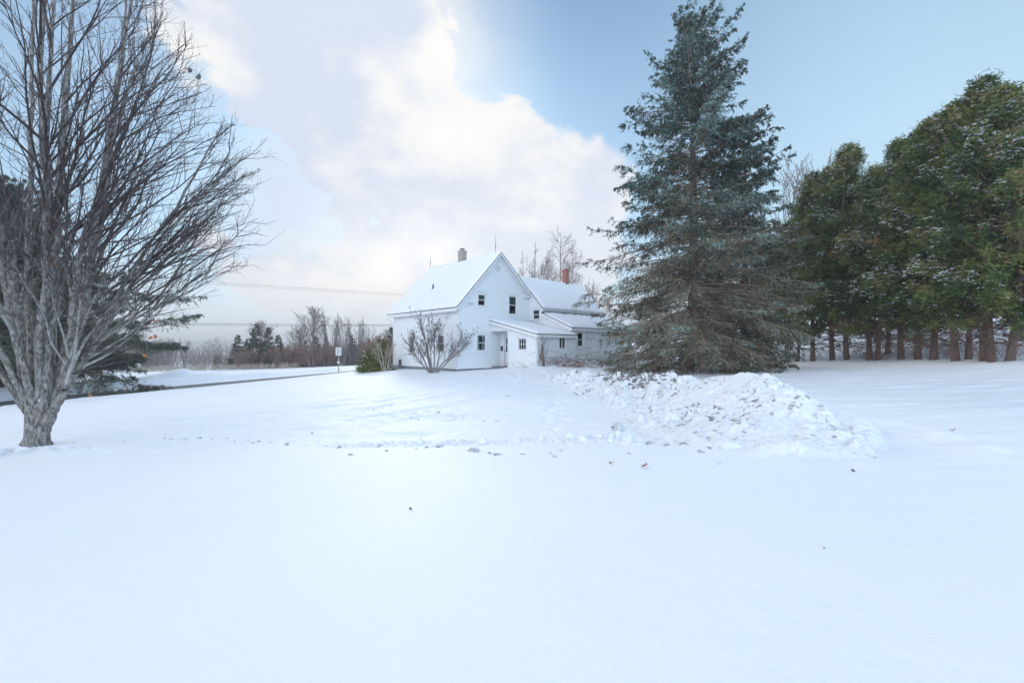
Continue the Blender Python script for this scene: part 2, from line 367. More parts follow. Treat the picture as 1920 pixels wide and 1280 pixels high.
def ground_h(x, y, fine=True):
    x = np.asarray(x, float); y = np.asarray(y, float); sh = x.shape; x = x.ravel(); y = y.ravel()
    z = base_h(x, y)
    near = np.clip((70-np.hypot(x, y))/40, 0, 1)
    z = z+.05*fbm(x, y, .16, 3, 3)*near
    # plowed drive is a little lower than the untouched snow in front of it
    edge = 7.2+.25*vnoise(x, y, .5, 9)+.03*x
    dr = 1/(1+np.exp(-(y-edge)*4.5))*np.clip((27-y)/6, 0, 1)*np.clip((5-x)/2, 0, 1)
    z = z-.10*dr
    if fine:
        rough = np.clip((y-7)/1.5, 0, 1)*np.clip((26-y)/5, 0, 1)*np.clip((4.5-x)/2.5, 0, 1)
        z = z+rough*(.032*fbm(x*.6, y*1.7, 1.2, 4, 21)+.010*fbm(x, y, 5, 2, 5))
        for T in TRACKS:
            dd = seg_dist(x+.18*vnoise(x, y, .9, 81), y+.18*vnoise(x, y, .9, 82), T); wv = .5+.5*vnoise(x, y, .35, 4)
            z = z-(.060*np.exp(-(dd/.13)**2)-.024*np.exp(-((dd-.28)/.12)**2))*np.clip(wv*1.5-.1, 0, 1)
        # berm left by the plow blade
        bd = np.abs(y-(7.55+.02*x+.2*vnoise(x, y, .7, 12)))
        z = z+.055*np.exp(-(bd/.28)**2)*np.clip(.35+.9*vnoise(x, y, 1.3, 31)+.4*vnoise(x, y, 4, 8), 0, 1.3)*np.clip((3.5-x)/1.5, 0, 1)*np.clip((x+11)/2, 0, 1)
        cz = np.nonzero((y > 6.6) & (y < 13.5) & (np.abs(x) < 12))[0]
        if len(cz):
            xx, yy = x[cz], y[cz]; be = np.exp(-(np.abs(yy-(7.6+.02*xx+.2*vnoise(xx, yy, .7, 12)))/.42)**2)*np.clip(.4+vnoise(xx, yy, .8, 33), 0, 1)*np.clip((xx+10)/2, 0, 1)*np.clip((3.5-xx)/1.2, 0, 1)
            pt = np.exp(-((xx+2.2)/1.6)**2-((yy-11.)/1.3)**2)+np.exp(-((xx+.6)/1.2)**2-((yy-10.)/.6)**2)+.8*np.exp(-((xx-2.6)/1.3)**2-((yy-7.3)/1.1)**2)
            z[cz] += (be*1.5+.8*pt*np.clip(vnoise(xx, yy, 1.1, 35)+.3, 0, 1))*(cells(xx, yy*1.3, 5.5, 3, .6, .55)*.8+cells(xx, yy, 13, 4, .6, .5))
        # wind ripples on the right, soft sastrugi
        rt = np.clip((x-4)/5, 0, 1)*np.clip((40-y)/10, 0, 1)*np.clip((y-3)/3, 0, 1)
        z = z+rt*.020*fbm(x*.7, y*3, .9, 4, 41)
        # skidded drift right of the pile
        dd = seg_dist(x, y, [(6.8, 10.2), (7.4, 8.2), (7.0, 6.6)]); z = z+.10*np.exp(-(dd/.5)**2)*(.7+.6*vnoise(x, y, 2.5, 6))
        kk = np.nonzero((np.abs(x) < 3) & (y > 7) & (y < 26))[0]
        for (a, b) in PRINTS:
            if len(kk): z[kk] -= .05*np.exp(-(((x[kk]-a)/.09)**2+((y[kk]-b)/.16)**2))
        # drift banked against the entry porch
        dd = seg_dist(x, y, [(.4, 26.9), (1.9, 26.2), (3.4, 27.8), (5, 28.8)]); z = z+.14*np.exp(-(dd/.8)**2)*(1+.5*vnoise(x, y, 1.5, 7))
        # banks along the far road side
        dd = seg_dist(x, y, [(-40.5, 3.5), (-29.8, 26), (-20.3, 45), (-13, 60)])
        z = z+(.42+.16*vnoise(x, y, .35, 14))*np.exp(-(dd/1.6)**2)
        for (a, b, h, s) in ((-28.9, 38.5, .75, 1.3), (-26.6, 39.5, .45, 1.4), (-31, 38, .4, 1.5)): z = z+h*np.exp(-((x-a)**2+(y-b)**2)/s**2)*(1+.2*vnoise(x, y, 1.2, 3))
    # trunk well / mound of the left tree
    z = z+.10*np.exp(-((x+8.6)**2+(y-8)**2)/1.2)
    # road bed
    rd = seg_dist(x, y, ROAD)
    z = z-.30*np.clip((3.6-rd)/.9, 0, 1)*np.clip((140-np.hypot(x, y))/40, 0, 1)
    return z.reshape(sh)
def gz(x, y): return float(ground_h(np.array([x]), np.array([y]))[0])
def ground_at(px, Y, dz=0.):
    x = (px-960)/FP*Y; return (x, Y, gz(x, Y)+dz)
def polar(r0, r1, nr, a0, a1, na):
    r = r0*(r1/r0)**np.linspace(0, 1, nr); a = np.radians(np.linspace(a0, a1, na))
    RR, AA = np.meshgrid(r, a, indexing='ij'); return RR*np.sin(AA), RR*np.cos(AA)
rs = np.r_[np.geomspace(.4, 3.5, 40)[:-1], np.geomspace(3.5, 45, 620)[:-1], np.geomspace(45, 120, 90)[:-1], np.geomspace(120, 2700, 50)]
an = np.radians(np.r_[np.linspace(-180, -62, 60)[:-1], np.linspace(-62, 62, 760)[:-1], np.linspace(62, 180, 60)])
RR, AA = np.meshgrid(rs, an, indexing='ij'); GX = RR*np.sin(AA); GY = RR*np.cos(AA)
GZ = np.zeros(GX.shape)
for i in range(0, len(rs), 20): GZ[i:i+20] = ground_h(GX[i:i+20], GY[i:i+20])
def gz(x, y):
    r = math.hypot(x, y); a = math.atan2(x, y); i = int(np.clip(np.searchsorted(rs, r)-1, 0, len(rs)-2)); j = int(np.clip(np.searchsorted(an, a)-1, 0, len(an)-2))
    u = (r-rs[i])/(rs[i+1]-rs[i]); v = (a-an[j])/(an[j+1]-an[j])
    return float((GZ[i, j]*(1-u)+GZ[i+1, j]*u)*(1-v)+(GZ[i, j+1]*(1-u)+GZ[i+1, j+1]*u)*v)
nr, na = GX.shape; idx = np.arange(nr*na).reshape(nr, na)
F = np.stack([idx[:-1, :-1], idx[1:, :-1], idx[1:, 1:], idx[:-1, 1:]], -1).reshape(-1, 4)[:, ::-1]
V = np.stack([GX, GY, GZ], -1).reshape(-1, 3)
V = np.r_[V, [[0, 0, gz(0, 0)]]]
snow_ground = mk('snow_ground', V, F, M['snow'], smooth=True)
tag(snow_ground, 'snow covered yard and fields', kind='structure')
# road sheet
def strip(name, line, wid, dz, mat, step=2.):
    P = []
    for a, b in zip(line[:-1], line[1:]):
        L = math.hypot(b[0]-a[0], b[1]-a[1]); n = max(1, int(L/step))
        P += [(a[0]+(b[0]-a[0])*i/n, a[1]+(b[1]-a[1])*i/n) for i in range(n)]
    P.append(line[-1]); V = []; Fs = []
    for i, p in enumerate(P):
        q = P[min(i+1, len(P)-1)]; o = P[max(i-1, 0)]; tx, ty = q[0]-o[0], q[1]-o[1]; l = math.hypot(tx, ty); nx, ny = -ty/l, tx/l
        z = float(np.max(ground_h(np.array([p[0]+nx*wid*k for k in (-.8, 0, .8)]), np.array([p[1]+ny*wid*k for k in (-.8, 0, .8)]))))+dz
        for k in (-1, -.33, .33, 1): V.append((p[0]+nx*wid*k, p[1]+ny*wid*k, z))
    for i in range(len(P)-1):
        for k in range(3): a = i*4+k; Fs.append((a, a+4, a+5, a+1))
    return tag(mk(name, V, Fs, mat, smooth=True), kind='structure')
strip('road', ROAD[1:5]+[(5, 87)], 1.95, .03, M['asphalt'])

# far hills
def hill(name, d, a0, a1, hs, seed):
    A = np.radians(np.linspace(a0, a1, 160)); V = []; F = []
    deg = np.degrees(A)
    top = hs*(1+.35*fbm(deg, deg*0, .12, 4, seed))
    for k, (rr, hh) in enumerate(((d, -20), (d*1.15, .55), (d*1.4, 1.), (d*1.8, .3))):
        for i, a in enumerate(A): V.append((math.sin(a)*rr, math.cos(a)*rr, hh if k == 0 else top[i]*hh))
    n = len(A)
    for k in range(3):
        for i in range(n-1): F.append((k*n+i, k*n+i+1, (k+1)*n+i+1, (k+1)*n+i))
    return tag(mk(name, V, F, M['hill'], smooth=True), kind='structure')
M['hill'] = simple('hill', (.10, .11, .14), (.19, .20, .25), .02, .95, stretch=(1, 1, 3))
hill('hills', 1300, -62, 30, 24, 5)

# ------------------------------------------------------------------ snow pile
PR = [(3.2, 20.5, .30), (4.3, 17, .42), (5.1, 14, .48), (5.35, 11.5, .66), (5.45, 9.9, .86), (5.2, 8.5, .56), (4.4, 7.0, .13)]
def pile_h(x, y):
    best = np.zeros_like(x)
    S = spline(PR, 6)
    for p in S:
        wl, wr = 1.55+.02*(20-p[1]), 1.02
        wx = np.where(x < p[0], wl, wr)
        g = p[2]*np.exp(-np.abs((x-p[0])/wx)**1.7-((y-p[1])/1.0)**2)
        best = np.maximum(best, g)
    return best
nx_, ny_ = 330, 620
xs = np.linspace(-.2, 8.8, nx_); ys = np.linspace(4.6, 23, ny_); PX, PY = np.meshgrid(xs, ys, indexing='ij')
ph = pile_h(PX, PY)
on = np.clip(ph/.12, 0, 1)
left = 1/(1+np.exp((PX-5.7-.35*vnoise(PX, PY, .9, 70))*2.4))
wx_, wy_ = PX+.06*vnoise(PX, PY, 3, 71), PY+.06*vnoise(PX, PY, 3, 72); patch = np.clip(.55+.8*vnoise(PX, PY, .75, 73), .1, 1.1)
ck = cells(wx_, wy_, 1.6, 5, .55, .45)*.6+cells(wx_, wy_, 3.2, 6, .60, .55)*1.0+cells(wx_, wy_, 6.5, 7, .62, .65)*1.15+cells(wx_, wy_, 13, 8, .62, .6)*1.1
PZ = ph*(1+.15*fbm(PX, PY, .8, 3, 50))+on*.035*fbm(PX, PY, 1.6, 3, 51)+on*ck*(.10+.80*left)*np.clip(patch, .35, 1.1)
g0 = ground_h(PX, PY)
PZ = np.where(ph > .035, PZ, -.05+(ph-.035))
m_ = np.clip((ph-.02)/.08, 0, 1)
Z = g0+PZ*m_-(1-m_)*.06
left = np.clip(left, 0, 1)
idx = np.arange(nx_*ny_).reshape(nx_, ny_)
F = np.stack([idx[:-1, :-1], idx[1:, :-1], idx[1:, 1:], idx[:-1, 1:]], -1).reshape(-1, 4)
keep = (ph[:-1, :-1] > .01).ravel()
tint = np.clip(left*1.0*np.clip(ph*4, 0, 1)+1.2*np.exp(-((PX-3.6)/1.6)**2-((PY-18.5)/2.6)**2), 0, 1.6).ravel()
sp = mk('snow_pile', np.stack([PX, PY, Z], -1).reshape(-1, 3), F[keep], M['pile_snow'], smooth=True, attr={'tint': tint})
tag(sp, 'long rough heap of plowed snow flecked with dirt in front of the big spruce', 'snow pile')
def surf_z(x, y):
    z = gz(x, y); i = int((x-xs[0])/(xs[1]-xs[0])); j = int((y-ys[0])/(ys[1]-ys[0]))
    if 0 <= i < nx_ and 0 <= j < ny_: z = max(z, float(Z[i, j]))
    return z

# ------------------------------------------------------------------ plant generator (vectorised)
def nrm(a): return a/np.maximum(np.linalg.norm(a, axis=-1, keepdims=True), 1e-9)
def grow(S, D, L, n, bend=(0, 0, 1), amt=.3, wob=.06):
    p = S.copy(); d = nrm(D); P = [p.copy()]; step = (L/(n-1))[:, None]; bend = np.array(bend, float)
    for i in range(n-1):
        d = nrm(d+bend*amt/(n-1)+rng.normal(size=d.shape)*wob); p = p+d*step; P.append(p.copy())
    return np.stack(P, 1)                                     # B,n,3
def sample(P, t):
    n = P.shape[1]; f = np.clip(t*(n-1), 0, n-1.001); i = f.astype(int); b = np.arange(P.shape[0])
    a = P[b, i]; c = P[b, i+1]; return a+(c-a)*(f-i)[:, None], nrm(c-a)
def kids(P, m, t0, t1, ang, angv=.12, out=None, outw=0.):
    """m children per branch: starts, directions, parent index, t"""
    B = P.shape[0]; pi = np.repeat(np.arange(B), m)
    t = np.tile((np.arange(m)+.5)/m, B)+rng.uniform(-.5, .5, B*m)/m; t = t0+(t1-t0)*np.clip(t, 0, 1)
    s, T = sample(P[pi], t)
    r = rng.normal(size=T.shape)
    if out is not None:
        o = s-np.array(out); o[:, 2] = 0; r = r*.6+nrm(o)*outw
    r = nrm(r-(r*T).sum(-1, keepdims=True)*T)
    a = ang+rng.normal(size=B*m)*angv
    return s, nrm(T*np.cos(a)[:, None]+r*np.sin(a)[:, None]), pi, t
def env_len(S, D, c, rad):
    """distance along D to an ellipsoid"""
    s = (S-np.array(c))/np.array(rad); d = D/np.array(rad)
    A = (d*d).sum(-1); B = (s*d).sum(-1); Cc = (s*s).sum(-1)-1
    disc = np.maximum(B*B-A*Cc, 0); return np.maximum((-B+np.sqrt(disc))/A, 0)
def tubes(P, R0, R1, k=5, pw=1.):
    B, n, _ = P.shape; T = np.empty_like(P); T[:, 1:-1] = P[:, 2:]-P[:, :-2]; T[:, 0] = P[:, 1]-P[:, 0]; T[:, -1] = P[:, -1]-P[:, -2]; T = nrm(T)
    ref = np.where(np.abs(T[:, :1, 2:3]) < .8, np.array([0, 0, 1.]), np.array([1., 0, 0])); ref = np.broadcast_to(ref, T.shape)
    a = nrm(np.cross(T, ref)); b = np.cross(T, a)
    R0 = np.broadcast_to(np.asarray(R0, float), (B,)); R1 = np.broadcast_to(np.asarray(R1, float), (B,))
    t = np.linspace(0, 1, n)**pw; rad = R0[:, None]*(1-t)+R1[:, None]*t
    th = np.arange(k)*2*np.pi/k
    V = P[:, :, None]+rad[:, :, None, None]*(a[:, :, None]*np.cos(th)[:, None]+b[:, :, None]*np.sin(th)[:, None])
    idx = np.arange(B*n*k).reshape(B, n, k); nx = np.roll(idx, -1, 2)
    F = np.stack([idx[:, :-1], nx[:, :-1], nx[:, 1:], idx[:, 1:]], -1).reshape(-1, 4)
    return V.reshape(-1, 3), F
def join(L):
    V = []; F = []; o = 0
    for v, f in L: V.append(v); F.append(f+o); o += len(v)
    return np.concatenate(V), np.concatenate(F)

# ---- bare tree prototype; returns an Empty with parts trunk, crown
def bare_tree(name, H, spread, stems=1, lean=0., bark='bark_grey', twig='twig_grey', n1=26, n2=8, n3=4, tw=.012, clear=.25, fan=.62, r0=None, up=.5):
    e = empty(name)
    r0 = r0 or H*.014
    ps = []
    if stems == 1: S = np.zeros((1, 3)); D = np.array([[lean, 0, 1.]]); L = np.array([H*.96])
    else:
        a = np.arange(stems)*2*np.pi/stems+rng.uniform(-.4, .4, stems); S = np.stack([np.cos(a)*.1, np.sin(a)*.1, np.zeros(stems)], -1)
        D = np.stack([np.cos(a)*spread/H*.75, np.sin(a)*spread/H*.75, np.ones(stems)], -1); L = H*rng.uniform(.75, .97, stems)
    S[:, 2] -= .15
    P0 = grow(S, D, L, 10, amt=.15, wob=.03)
    tv = tubes(P0, r0, r0*.15, 7)
    mk('trunk', *tv, M[bark], e, smooth=True)
    c = (0, 0, H*(.5+clear/2)); rad = (spread, spread, H*(.5-clear/2))
    s1, d1, pi, t = kids(P0, n1, clear, .97, fan, out=(0, 0, 0), outw=1. if stems > 1 else 0.); d1[:, 2] += up*.4; d1 = nrm(d1)
    L1 = np.minimum(env_len(s1, d1, c, rad), H*.5)*rng.uniform(.75, 1.05, len(s1)); L1 = np.maximum(L1, .3)
    P1 = grow(s1, d1, L1, 6, amt=up, wob=.07); R1 = r0*.42*(1-t*.75)
    s2, d2, p2, t2 = kids(P1, n2, .15, .98, .62, .2); L2 = L1[p2]*.42*(1.1-t2*.6)*rng.uniform(.6, 1.2, len(s2)); L2 = np.minimum(L2, H*.16)
    P2 = grow(s2, d2, L2, 4, amt=up*.6, wob=.10)
    s3, d3, p3, t3 = kids(P2, n3, .2, 1., .6, .25); L3 = L2[p3]*.5*rng.uniform(.5, 1.3, len(s3))
    P3 = grow(s3, d3, L3, 3, amt=.2, wob=.12)
    mk('crown', *join([tubes(P1, R1, R1*.25, 4), tubes(P2, np.maximum(R1[p2]*.4, tw), tw*.7, 3), tubes(P3, tw*.8, tw*.5, 3)]), M[twig], e)
    return e

# ------------------------------------------------------------------ left maple
def maple():
    B = np.array([-8.6, 8.0, gz(-8.6, 8)-.02]); e = empty('maple_tree', tuple(B))
    def q(px, py, dy): v = at(px, py, 8.0+dy); v = Vector((v.x*(8.0)/(8.0+dy)+0.0, v.y, v.z)); return np.array([(px-960)/FP*8.0+dy*.15, 8.0+dy, CAMZ-(py-HZ)/FP*8.0])-B
    stems = [
        [(62, 800, 0), (42, 742, .1), (25, 640, .25), (0, 520, .4), (-45, 250, .8), (-80, 0, 1.1), (-100, -150, 1.3)],
        [(70, 800, 0), (58, 710, -.1), (52, 560, -.15), (30, 330, -.4), (10, 100, -.6), (5, -120, -.8)],
        [(76, 810, 0), (72, 700, .15), (64, 560, .25), (62, 350, .4), (62, 100, .55), (60, -150, .7)],
        [(82, 800, 0), (90, 690, .2), (98, 560, .45), (100, 380, .8), (98, 150, 1.1), (90, -150, 1.4)],
        [(84, 800, 0), (100, 700, -.1), (112, 590, -.2), (128, 400, -.3), (132, 200, -.45), (150, -20, -.5), (170, -150, -.5)],
        [(86, 790, 0), (112, 690, .1), (138, 560, .2), (148, 400, .3), (165, 210, .4), (176, 0, .6), (180, -120, .8)],
        [(92, 795, 0), (128, 758, -.1), (148, 722, -.2), (158, 670, -.25), (172, 590, -.3), (200, 470, -.4), (262, 330, -.55), (340, 170, -.8)],
        [(86, 770, 0), (118, 720, .1), (150, 650, .25), (190, 540, .45), (255, 410, .7), (345, 270, 1.1)],
        [(80, 780, 0), (104, 660, -.25), (150, 500, -.5), (185, 350, -.8), (232, 180, -1.1), (262, 10, -1.3)],
        [(74, 790, 0), (90, 660, -.4), (120, 500, -.9), (160, 330, -1.4), (190, 160, -1.8)],
        [(70, 790, 0), (60, 680, -.35), (50, 540, -.8), (60, 380, -1.2), (80, 180, -1.6), (90, 0, -1.8)],
        [(84, 790, 0), (110, 650, .5), (150, 480, 1.0), (200, 300, 1.6), (250, 130, 2.0)],
        [(60, 790, 0), (30, 700, -.2), (-10, 600, -.4), (-80, 450, -.6), (-170, 260, -.9)]]
    rad = [.08, .085, .115, .085, .085, .085, .078, .072, .072, .06, .06, .06, .06]
    mb = MB(); SP = []
    for s, r in zip(stems, rad):
        s = [(77+(s[0][0]-77)*.6, s[0][1], s[0][2])]+[(77+(p[0]-77)*.82, p[1], p[2]) if p[1] > 740 else p for p in s[1:]]; pts = spline([q(*p) for p in s], 5); n = len(pts)
        pts = [p+rng.normal(size=3)*.012*(i > 2) for i, p in enumerate(pts)]
        rr = [r*(1-.80*i/(n-1))+(.02 if i < 3 else 0) for i in range(n)]
        mb.tube([Vector(p) for p in pts], rr, 8); SP.append(np.array([pts[int(round(f))] for f in np.linspace(0, n-1, 24)]))
    # fused lower trunk with root flare
    V = []; k = 28; zs = [-.25, .0, .07, .18, .35, .55, .75, .9]
    rr = [.27, .22, .18, .165, .16, .16, .15, .08]
    for z, r in zip(zs, rr):
        for j in range(k):
            a = 2*math.pi*j/k; lob = 1+.13*math.cos(3*a+.6)+.07*math.cos(7*a+z*3)+.03*math.cos(13*a+z*5)+(.16*math.cos(5*a) if z < .1 else 0)
            V.append((math.cos(a)*r*lob+.03*z, math.sin(a)*r*lob, z))
    Fs = [(i*k+j, i*k+(j+1) % k, (i+1)*k+(j+1) % k, (i+1)*k+j) for i in range(len(zs)-1) for j in range(k)]+[tuple((len(zs)-1)*k+j for j in range(k))]
    mb.add(V, Fs)
    mb.build('trunk', M['bark_maple'], e, smooth=True)
    P0 = np.stack(SP); c = (0, 0, 4.75); rd = (3.6, 3.2, 4.8)
    s1, d1, pi, t = kids(P0, 18, .27, .98, .52, .17, out=(0, 0, 0), outw=1.25)
    d1[:, 2] = np.abs(d1[:, 2])*.8+.12; d1 = nrm(d1)
    L1 = np.minimum(env_len(s1, d1, c, rd)*rng.uniform(.7, 1.02, len(s1)), 3.4); ok = L1 > .25
    s1, d1, L1, t, pi = s1[ok], d1[ok], L1[ok], t[ok], pi[ok]
    P1 = grow(s1, d1, L1, 12, amt=.30, wob=.06)
    R1 = (.007+.0066*L1)*(1.15-.55*t)*rng.uniform(.7, 1.3, len(L1))
    s2, d2, p2, t2 = kids(P1, 8, .2, .97, .50, .15); L2 = L1[p2]*.5*(1.15-t2*.75)*rng.uniform(.5, 1.2, len(s2)); L2 = np.clip(L2, .12, 1.5)
    P2 = grow(s2, d2, L2, 6, amt=.30, wob=.09); R2 = np.clip(R1[p2]*.42, .0035, .02)
    s3, d3, p3, t3 = kids(P2, 4, .15, 1., .62, .2); L3 = np.clip(L2[p3]*.45*rng.uniform(.4, 1.3, len(s3)), .06, .55)
    P3 = grow(s3, d3, L3, 4, amt=.25, wob=.15)
    mk('branches', *tubes(P1, R1, .004, 5), M['limb_maple'], e)
    mk('twigs', *join([tubes(P2, R2, .0028, 4), tubes(P3, .0035, .0022, 3)]), M['twig_maple'], e)
    # low front sprays drooping over the road
    s = np.array([q(150, 660, 0)]*5+[q(145, 700, -.1)]*3); d = np.array([[1, .1*(i-3), .10+.12*(i % 4)] for i in range(8)], float)
    Pa = grow(s, d, rng.uniform(.9, 1.5, 8), 8, bend=(0, 0, -1), amt=.12, wob=.10)
    sa, da, pa, ta = kids(Pa, 6, .2, 1, .6); Pb = grow(sa, da, rng.uniform(.15, .5, len(sa)), 4, amt=.0, wob=.15)
    mk('low_branches', *join([tubes(Pa, .012, .004, 4), tubes(Pb, .004, .0025, 3)]), M['twig_maple'], e)
    # a few leaves that stayed on, and the nest-like knot of leaves
    for (px, py, dy, s_) in ((318, 602, -.3, .035), (322, 632, -.3, .045), (312, 634, -.3, .03), (303, 665, -.3, .04), (203, 737, -.3, .035), (150, 505, -.4, .04), (357, 133, 0, .045), (372, 145, 0, .045)):
        lm = MB(); c0 = Vector(q(px, py, dy)); n = 9
        for l in range(2 if py > 200 else 7):
            a0 = random.uniform(0, 6); ax = Vector((random.uniform(-1, 1), random.uniform(-.5, .5), random.uniform(-1, 1))).normalized(); by = ax.cross(Vector((.3, 1, .2))).normalized()
            o_ = Vector((random.uniform(-1, 1), random.uniform(-1, 1), random.uniform(-1, 1)))*s_*.4
            lm.add([c0+o_]+[c0+o_+(ax*math.cos(a0+2*math.pi*i/n)+by*math.sin(a0+2*math.pi*i/n))*s_*(.9 if i % 2 else .7) for i in range(n)], [(0, i+1, (i+1) % n+1) for i in range(n)])
        lm.build('leaf', M['dead_leaf'] if py > 200 else M['clod'], e)
    # snow caught in the crotches
    for (px, py, r) in ((90, 748, .06), (50, 756, .045)):
        c0 = Vector(q(px, py, -.09)); sn = MB(); sn.tube([c0+Vector((0, 0, -r*.6)), c0, c0+Vector((.02, 0, r*.5)), c0+Vector((.02, 0, r*.9))], [r*.6, r, r*.8, r*.2], 8); sn.build('snow', M['leaf_snow'], e, smooth=True)
    tag(e, 'tall leafless many-stemmed maple with pale lichened bark at the left edge', 'tree')
maple()

# ------------------------------------------------------------------ spruce
def needles(P, D, ln, wd, k, tint, spread=.9):
    """k little blades around each point"""
    B = len(P); P = np.repeat(P, k, 0); D = np.repeat(D, k, 0); r = rng.normal(size=P.shape); r = nrm(r-(r*D).sum(-1, keepdims=True)*D)
    l = ln*rng.uniform(.6, 1.3, B*k)[:, None]; tip = P+nrm(D*.75+r*spread)*l; side = nrm(np.cross(D, r))*wd*rng.uniform(.6, 1.3, B*k)[:, None]
    V = np.stack([P-side, P+side, tip], 1).reshape(-1, 3); F = np.arange(B*k*3).reshape(-1, 3); return V, F, np.repeat(np.repeat(tint, k), 3)
def spruce(name, H, prof, z0=.6, dens=1., zlow=10., seed=1, twl=.10):
    """prof(z/H) -> crown radius in metres"""
    global rng; keep = rng; rng = np.random.default_rng(seed)
    e = empty(name)
    mb = MB(); n = 14
    mb.tube([(.05*math.sin(i*1.3), .05*math.cos(i), -.3+(H*.98+.3)*i/(n-1)) for i in range(n)], [H*.017*(1-i/(n-1))**.85+.015+(.08 if i == 0 else 0) for i in range(n)], 10)
    mb.build('trunk', M['bark_dark'], e, smooth=True)
    zz = []; z = z0
    while z < H*.985:
        m = 8 if z > H*.35 else 10
        m = max(3, int(m*dens*(.55+.45*min(1, prof(z/H)/1.5))))
        zz += [z+rng.uniform(-.12, .12) for _ in range(m)]; z += .30 if z > H*.3 else .27
    zz = np.array(zz); B = len(zz); a = rng.uniform(0, 2*np.pi, B); f = zz/H
    Rr = np.array([prof(x) for x in f])*np.clip(rng.normal(.88, .18, B), .45, 1.25)
    # irregular sectors: some sides reach further, with gaps between layers
    Rr *= 1+.13*np.sin(a*3+zz*.9)+.10*np.sin(a*5-zz*1.7)
    elev = np.interp(f, [0, .12, .3, .5, .75, .9, 1.], [-.10, -.05, .10, .22, .45, .75, 1.15])+rng.normal(size=B)*.08
    S = np.stack([np.zeros(B), np.zeros(B), zz], -1); D = np.stack([np.cos(a)*np.cos(elev), np.sin(a)*np.cos(elev), np.sin(elev)], -1)
    L = np.maximum(Rr/np.maximum(np.cos(elev), .5), .25)
    # branches sag then lift at the tips
    n = 9; p = S.copy(); d = D.copy(); P = [p.copy()]; sag = np.interp(f, [0, .3, .6, 1], [.30, .38, .30, .1])
    for i in range(n-1):
        g = -sag*(1.6 if i < 5 else -1.7)/(n-1); d = nrm(d+np.stack([0*g, 0*g, g], -1)+rng.normal(size=d.shape)*.03); p = p+d*(L/(n-1))[:, None]; P.append(p.copy())
    P = np.stack(P, 1); gl = .15; P[..., 2] = np.maximum(P[..., 2], gl+.1*rng.random(P.shape[:2]))
    rb = np.clip(.010+.008*L, .01, .06)
    # side twigs, mostly in the plane of the branch and hanging a little
    vV, vF, vT = [], [], []; tw = [tubes(P, rb, .006, 4)]
    per = 1/.135
    cnt = np.maximum((L*per).astype(int), 4); pi = np.repeat(np.arange(B), cnt); m = len(pi)
    t = rng.uniform(.18, 1., m); s, T = sample(P[pi], t)
    up = np.array([0, 0, 1.]); side = nrm(np.cross(T, up))*np.where(rng.random(m) < .5, -1, 1)[:, None]
    ln = (.16+.26*L[pi]*(1.08-t)**.8)*rng.uniform(.5, 1.15, m); ln = np.minimum(ln, 1.25)
    dd = nrm(T*.75+side*.8+up*rng.normal(-.12, .25, m)[:, None])
    lowf = np.clip((zlow-s[:, 2])/5., 0, 1)*np.clip(1.15-.5*t+rng.normal(size=m)*.2, 0, 1)
    P2 = grow(s, dd, ln, 4, bend=(0, 0, -1), amt=.30, wob=.09)
    tw.append(tubes(P2, .0075, .004, 3))
    # third order
    s3, d3, p3, t3 = kids(P2, 4, .25, 1., .7, .2); l3 = np.clip(ln[p3]*.42, .08, .45)*rng.uniform(.6, 1.2, len(s3)); d3[:, 2] -= .15
    P3 = grow(s3, nrm(d3), l3, 3, bend=(0, 0, -1), amt=.2, wob=.1)
    low3 = lowf[p3]; tw.append(tubes(P3[low3 > .2], .005, .003, 3))
    mk('branches', *join(tw), M['spruce_twig'], e)
    # needle tufts
    btint = np.clip(rng.normal(.40, .2, B), 0, 1)
    def tuft(Pn, npts, who, k, dead, drop):
        A = []
        for j in range(npts):
            tt = np.full(len(Pn), (j+.5)/npts)+rng.uniform(-.5, .5, len(Pn))/npts; q_, T_ = sample(Pn, np.clip(tt, 0, .999))
            keep_ = rng.random(len(Pn)) > drop
            ti = np.clip(btint[who]+rng.normal(size=len(who))*.16, 0, 1)
            A.append((q_[keep_], T_[keep_], ti[keep_], dead[keep_]))
        return [np.concatenate(x) for x in zip(*A)]
    a1 = tuft(P2, 4, pi, 3, lowf, .30*lowf); a2 = tuft(P3, 3, pi[p3], 3, low3, .25*low3)
    q_ = np.concatenate([a1[0], a2[0]]); T_ = np.concatenate([a1[1], a2[1]]); ti = np.concatenate([a1[2], a2[2]]); dd_ = np.concatenate([a1[3], a2[3]])
    # needles sit towards branch ends: pick living or browned material
    isl = rng.random(len(q_)) < dd_*.95
    for nm, sel, mt in (('foliage', ~isl, 'spruce'), ('lower_foliage', isl, 'spruce_low')):
        if sel.sum() < 10: continue
        v, f_, tt = needles(q_[sel], T_[sel], twl if nm == 'foliage' else twl*.75, .020 if nm == 'foliage' else .012, 3, ti[sel])
        mk(nm, v, f_, M[mt], e, attr={'tint': tt})
    rng = keep; return e
def prof_main(f):
    return float(np.interp(f, [0, .03, .06, .12, .22, .33, .42, .55, .62, .72, .80, .87, .92, .965, 1.0], [1.2, 3.6, 4.9, 5.4, 5.1, 4.7, 4.35, 3.85, 3.45, 2.9, 2.2, 1.6, 1.25, .6, .12]))
x, y, z = ground_at(1300, 24)
s1 = spruce('spruce_tree', 19.1, prof_main, seed=3); s1.location = (x, y, z)
tag(s1, 'tallest tree, a big blue-green spruce whose boughs sweep the snow right of the house', 'tree')
def prof_b(f): return float(np.interp(f, [0, .05, .2, .5, .8, 1], [1, 2.6, 3.4, 2.6, 1.5, .15]))
x, y, z = ground_at(1396, 25.5)
s2 = spruce('spruce_tree', 14.6, prof_b, seed=5, dens=.8); s2.location = (x, y, z)
tag(s2, 'shorter spruce merged into the right side of the tallest spruce', 'tree')

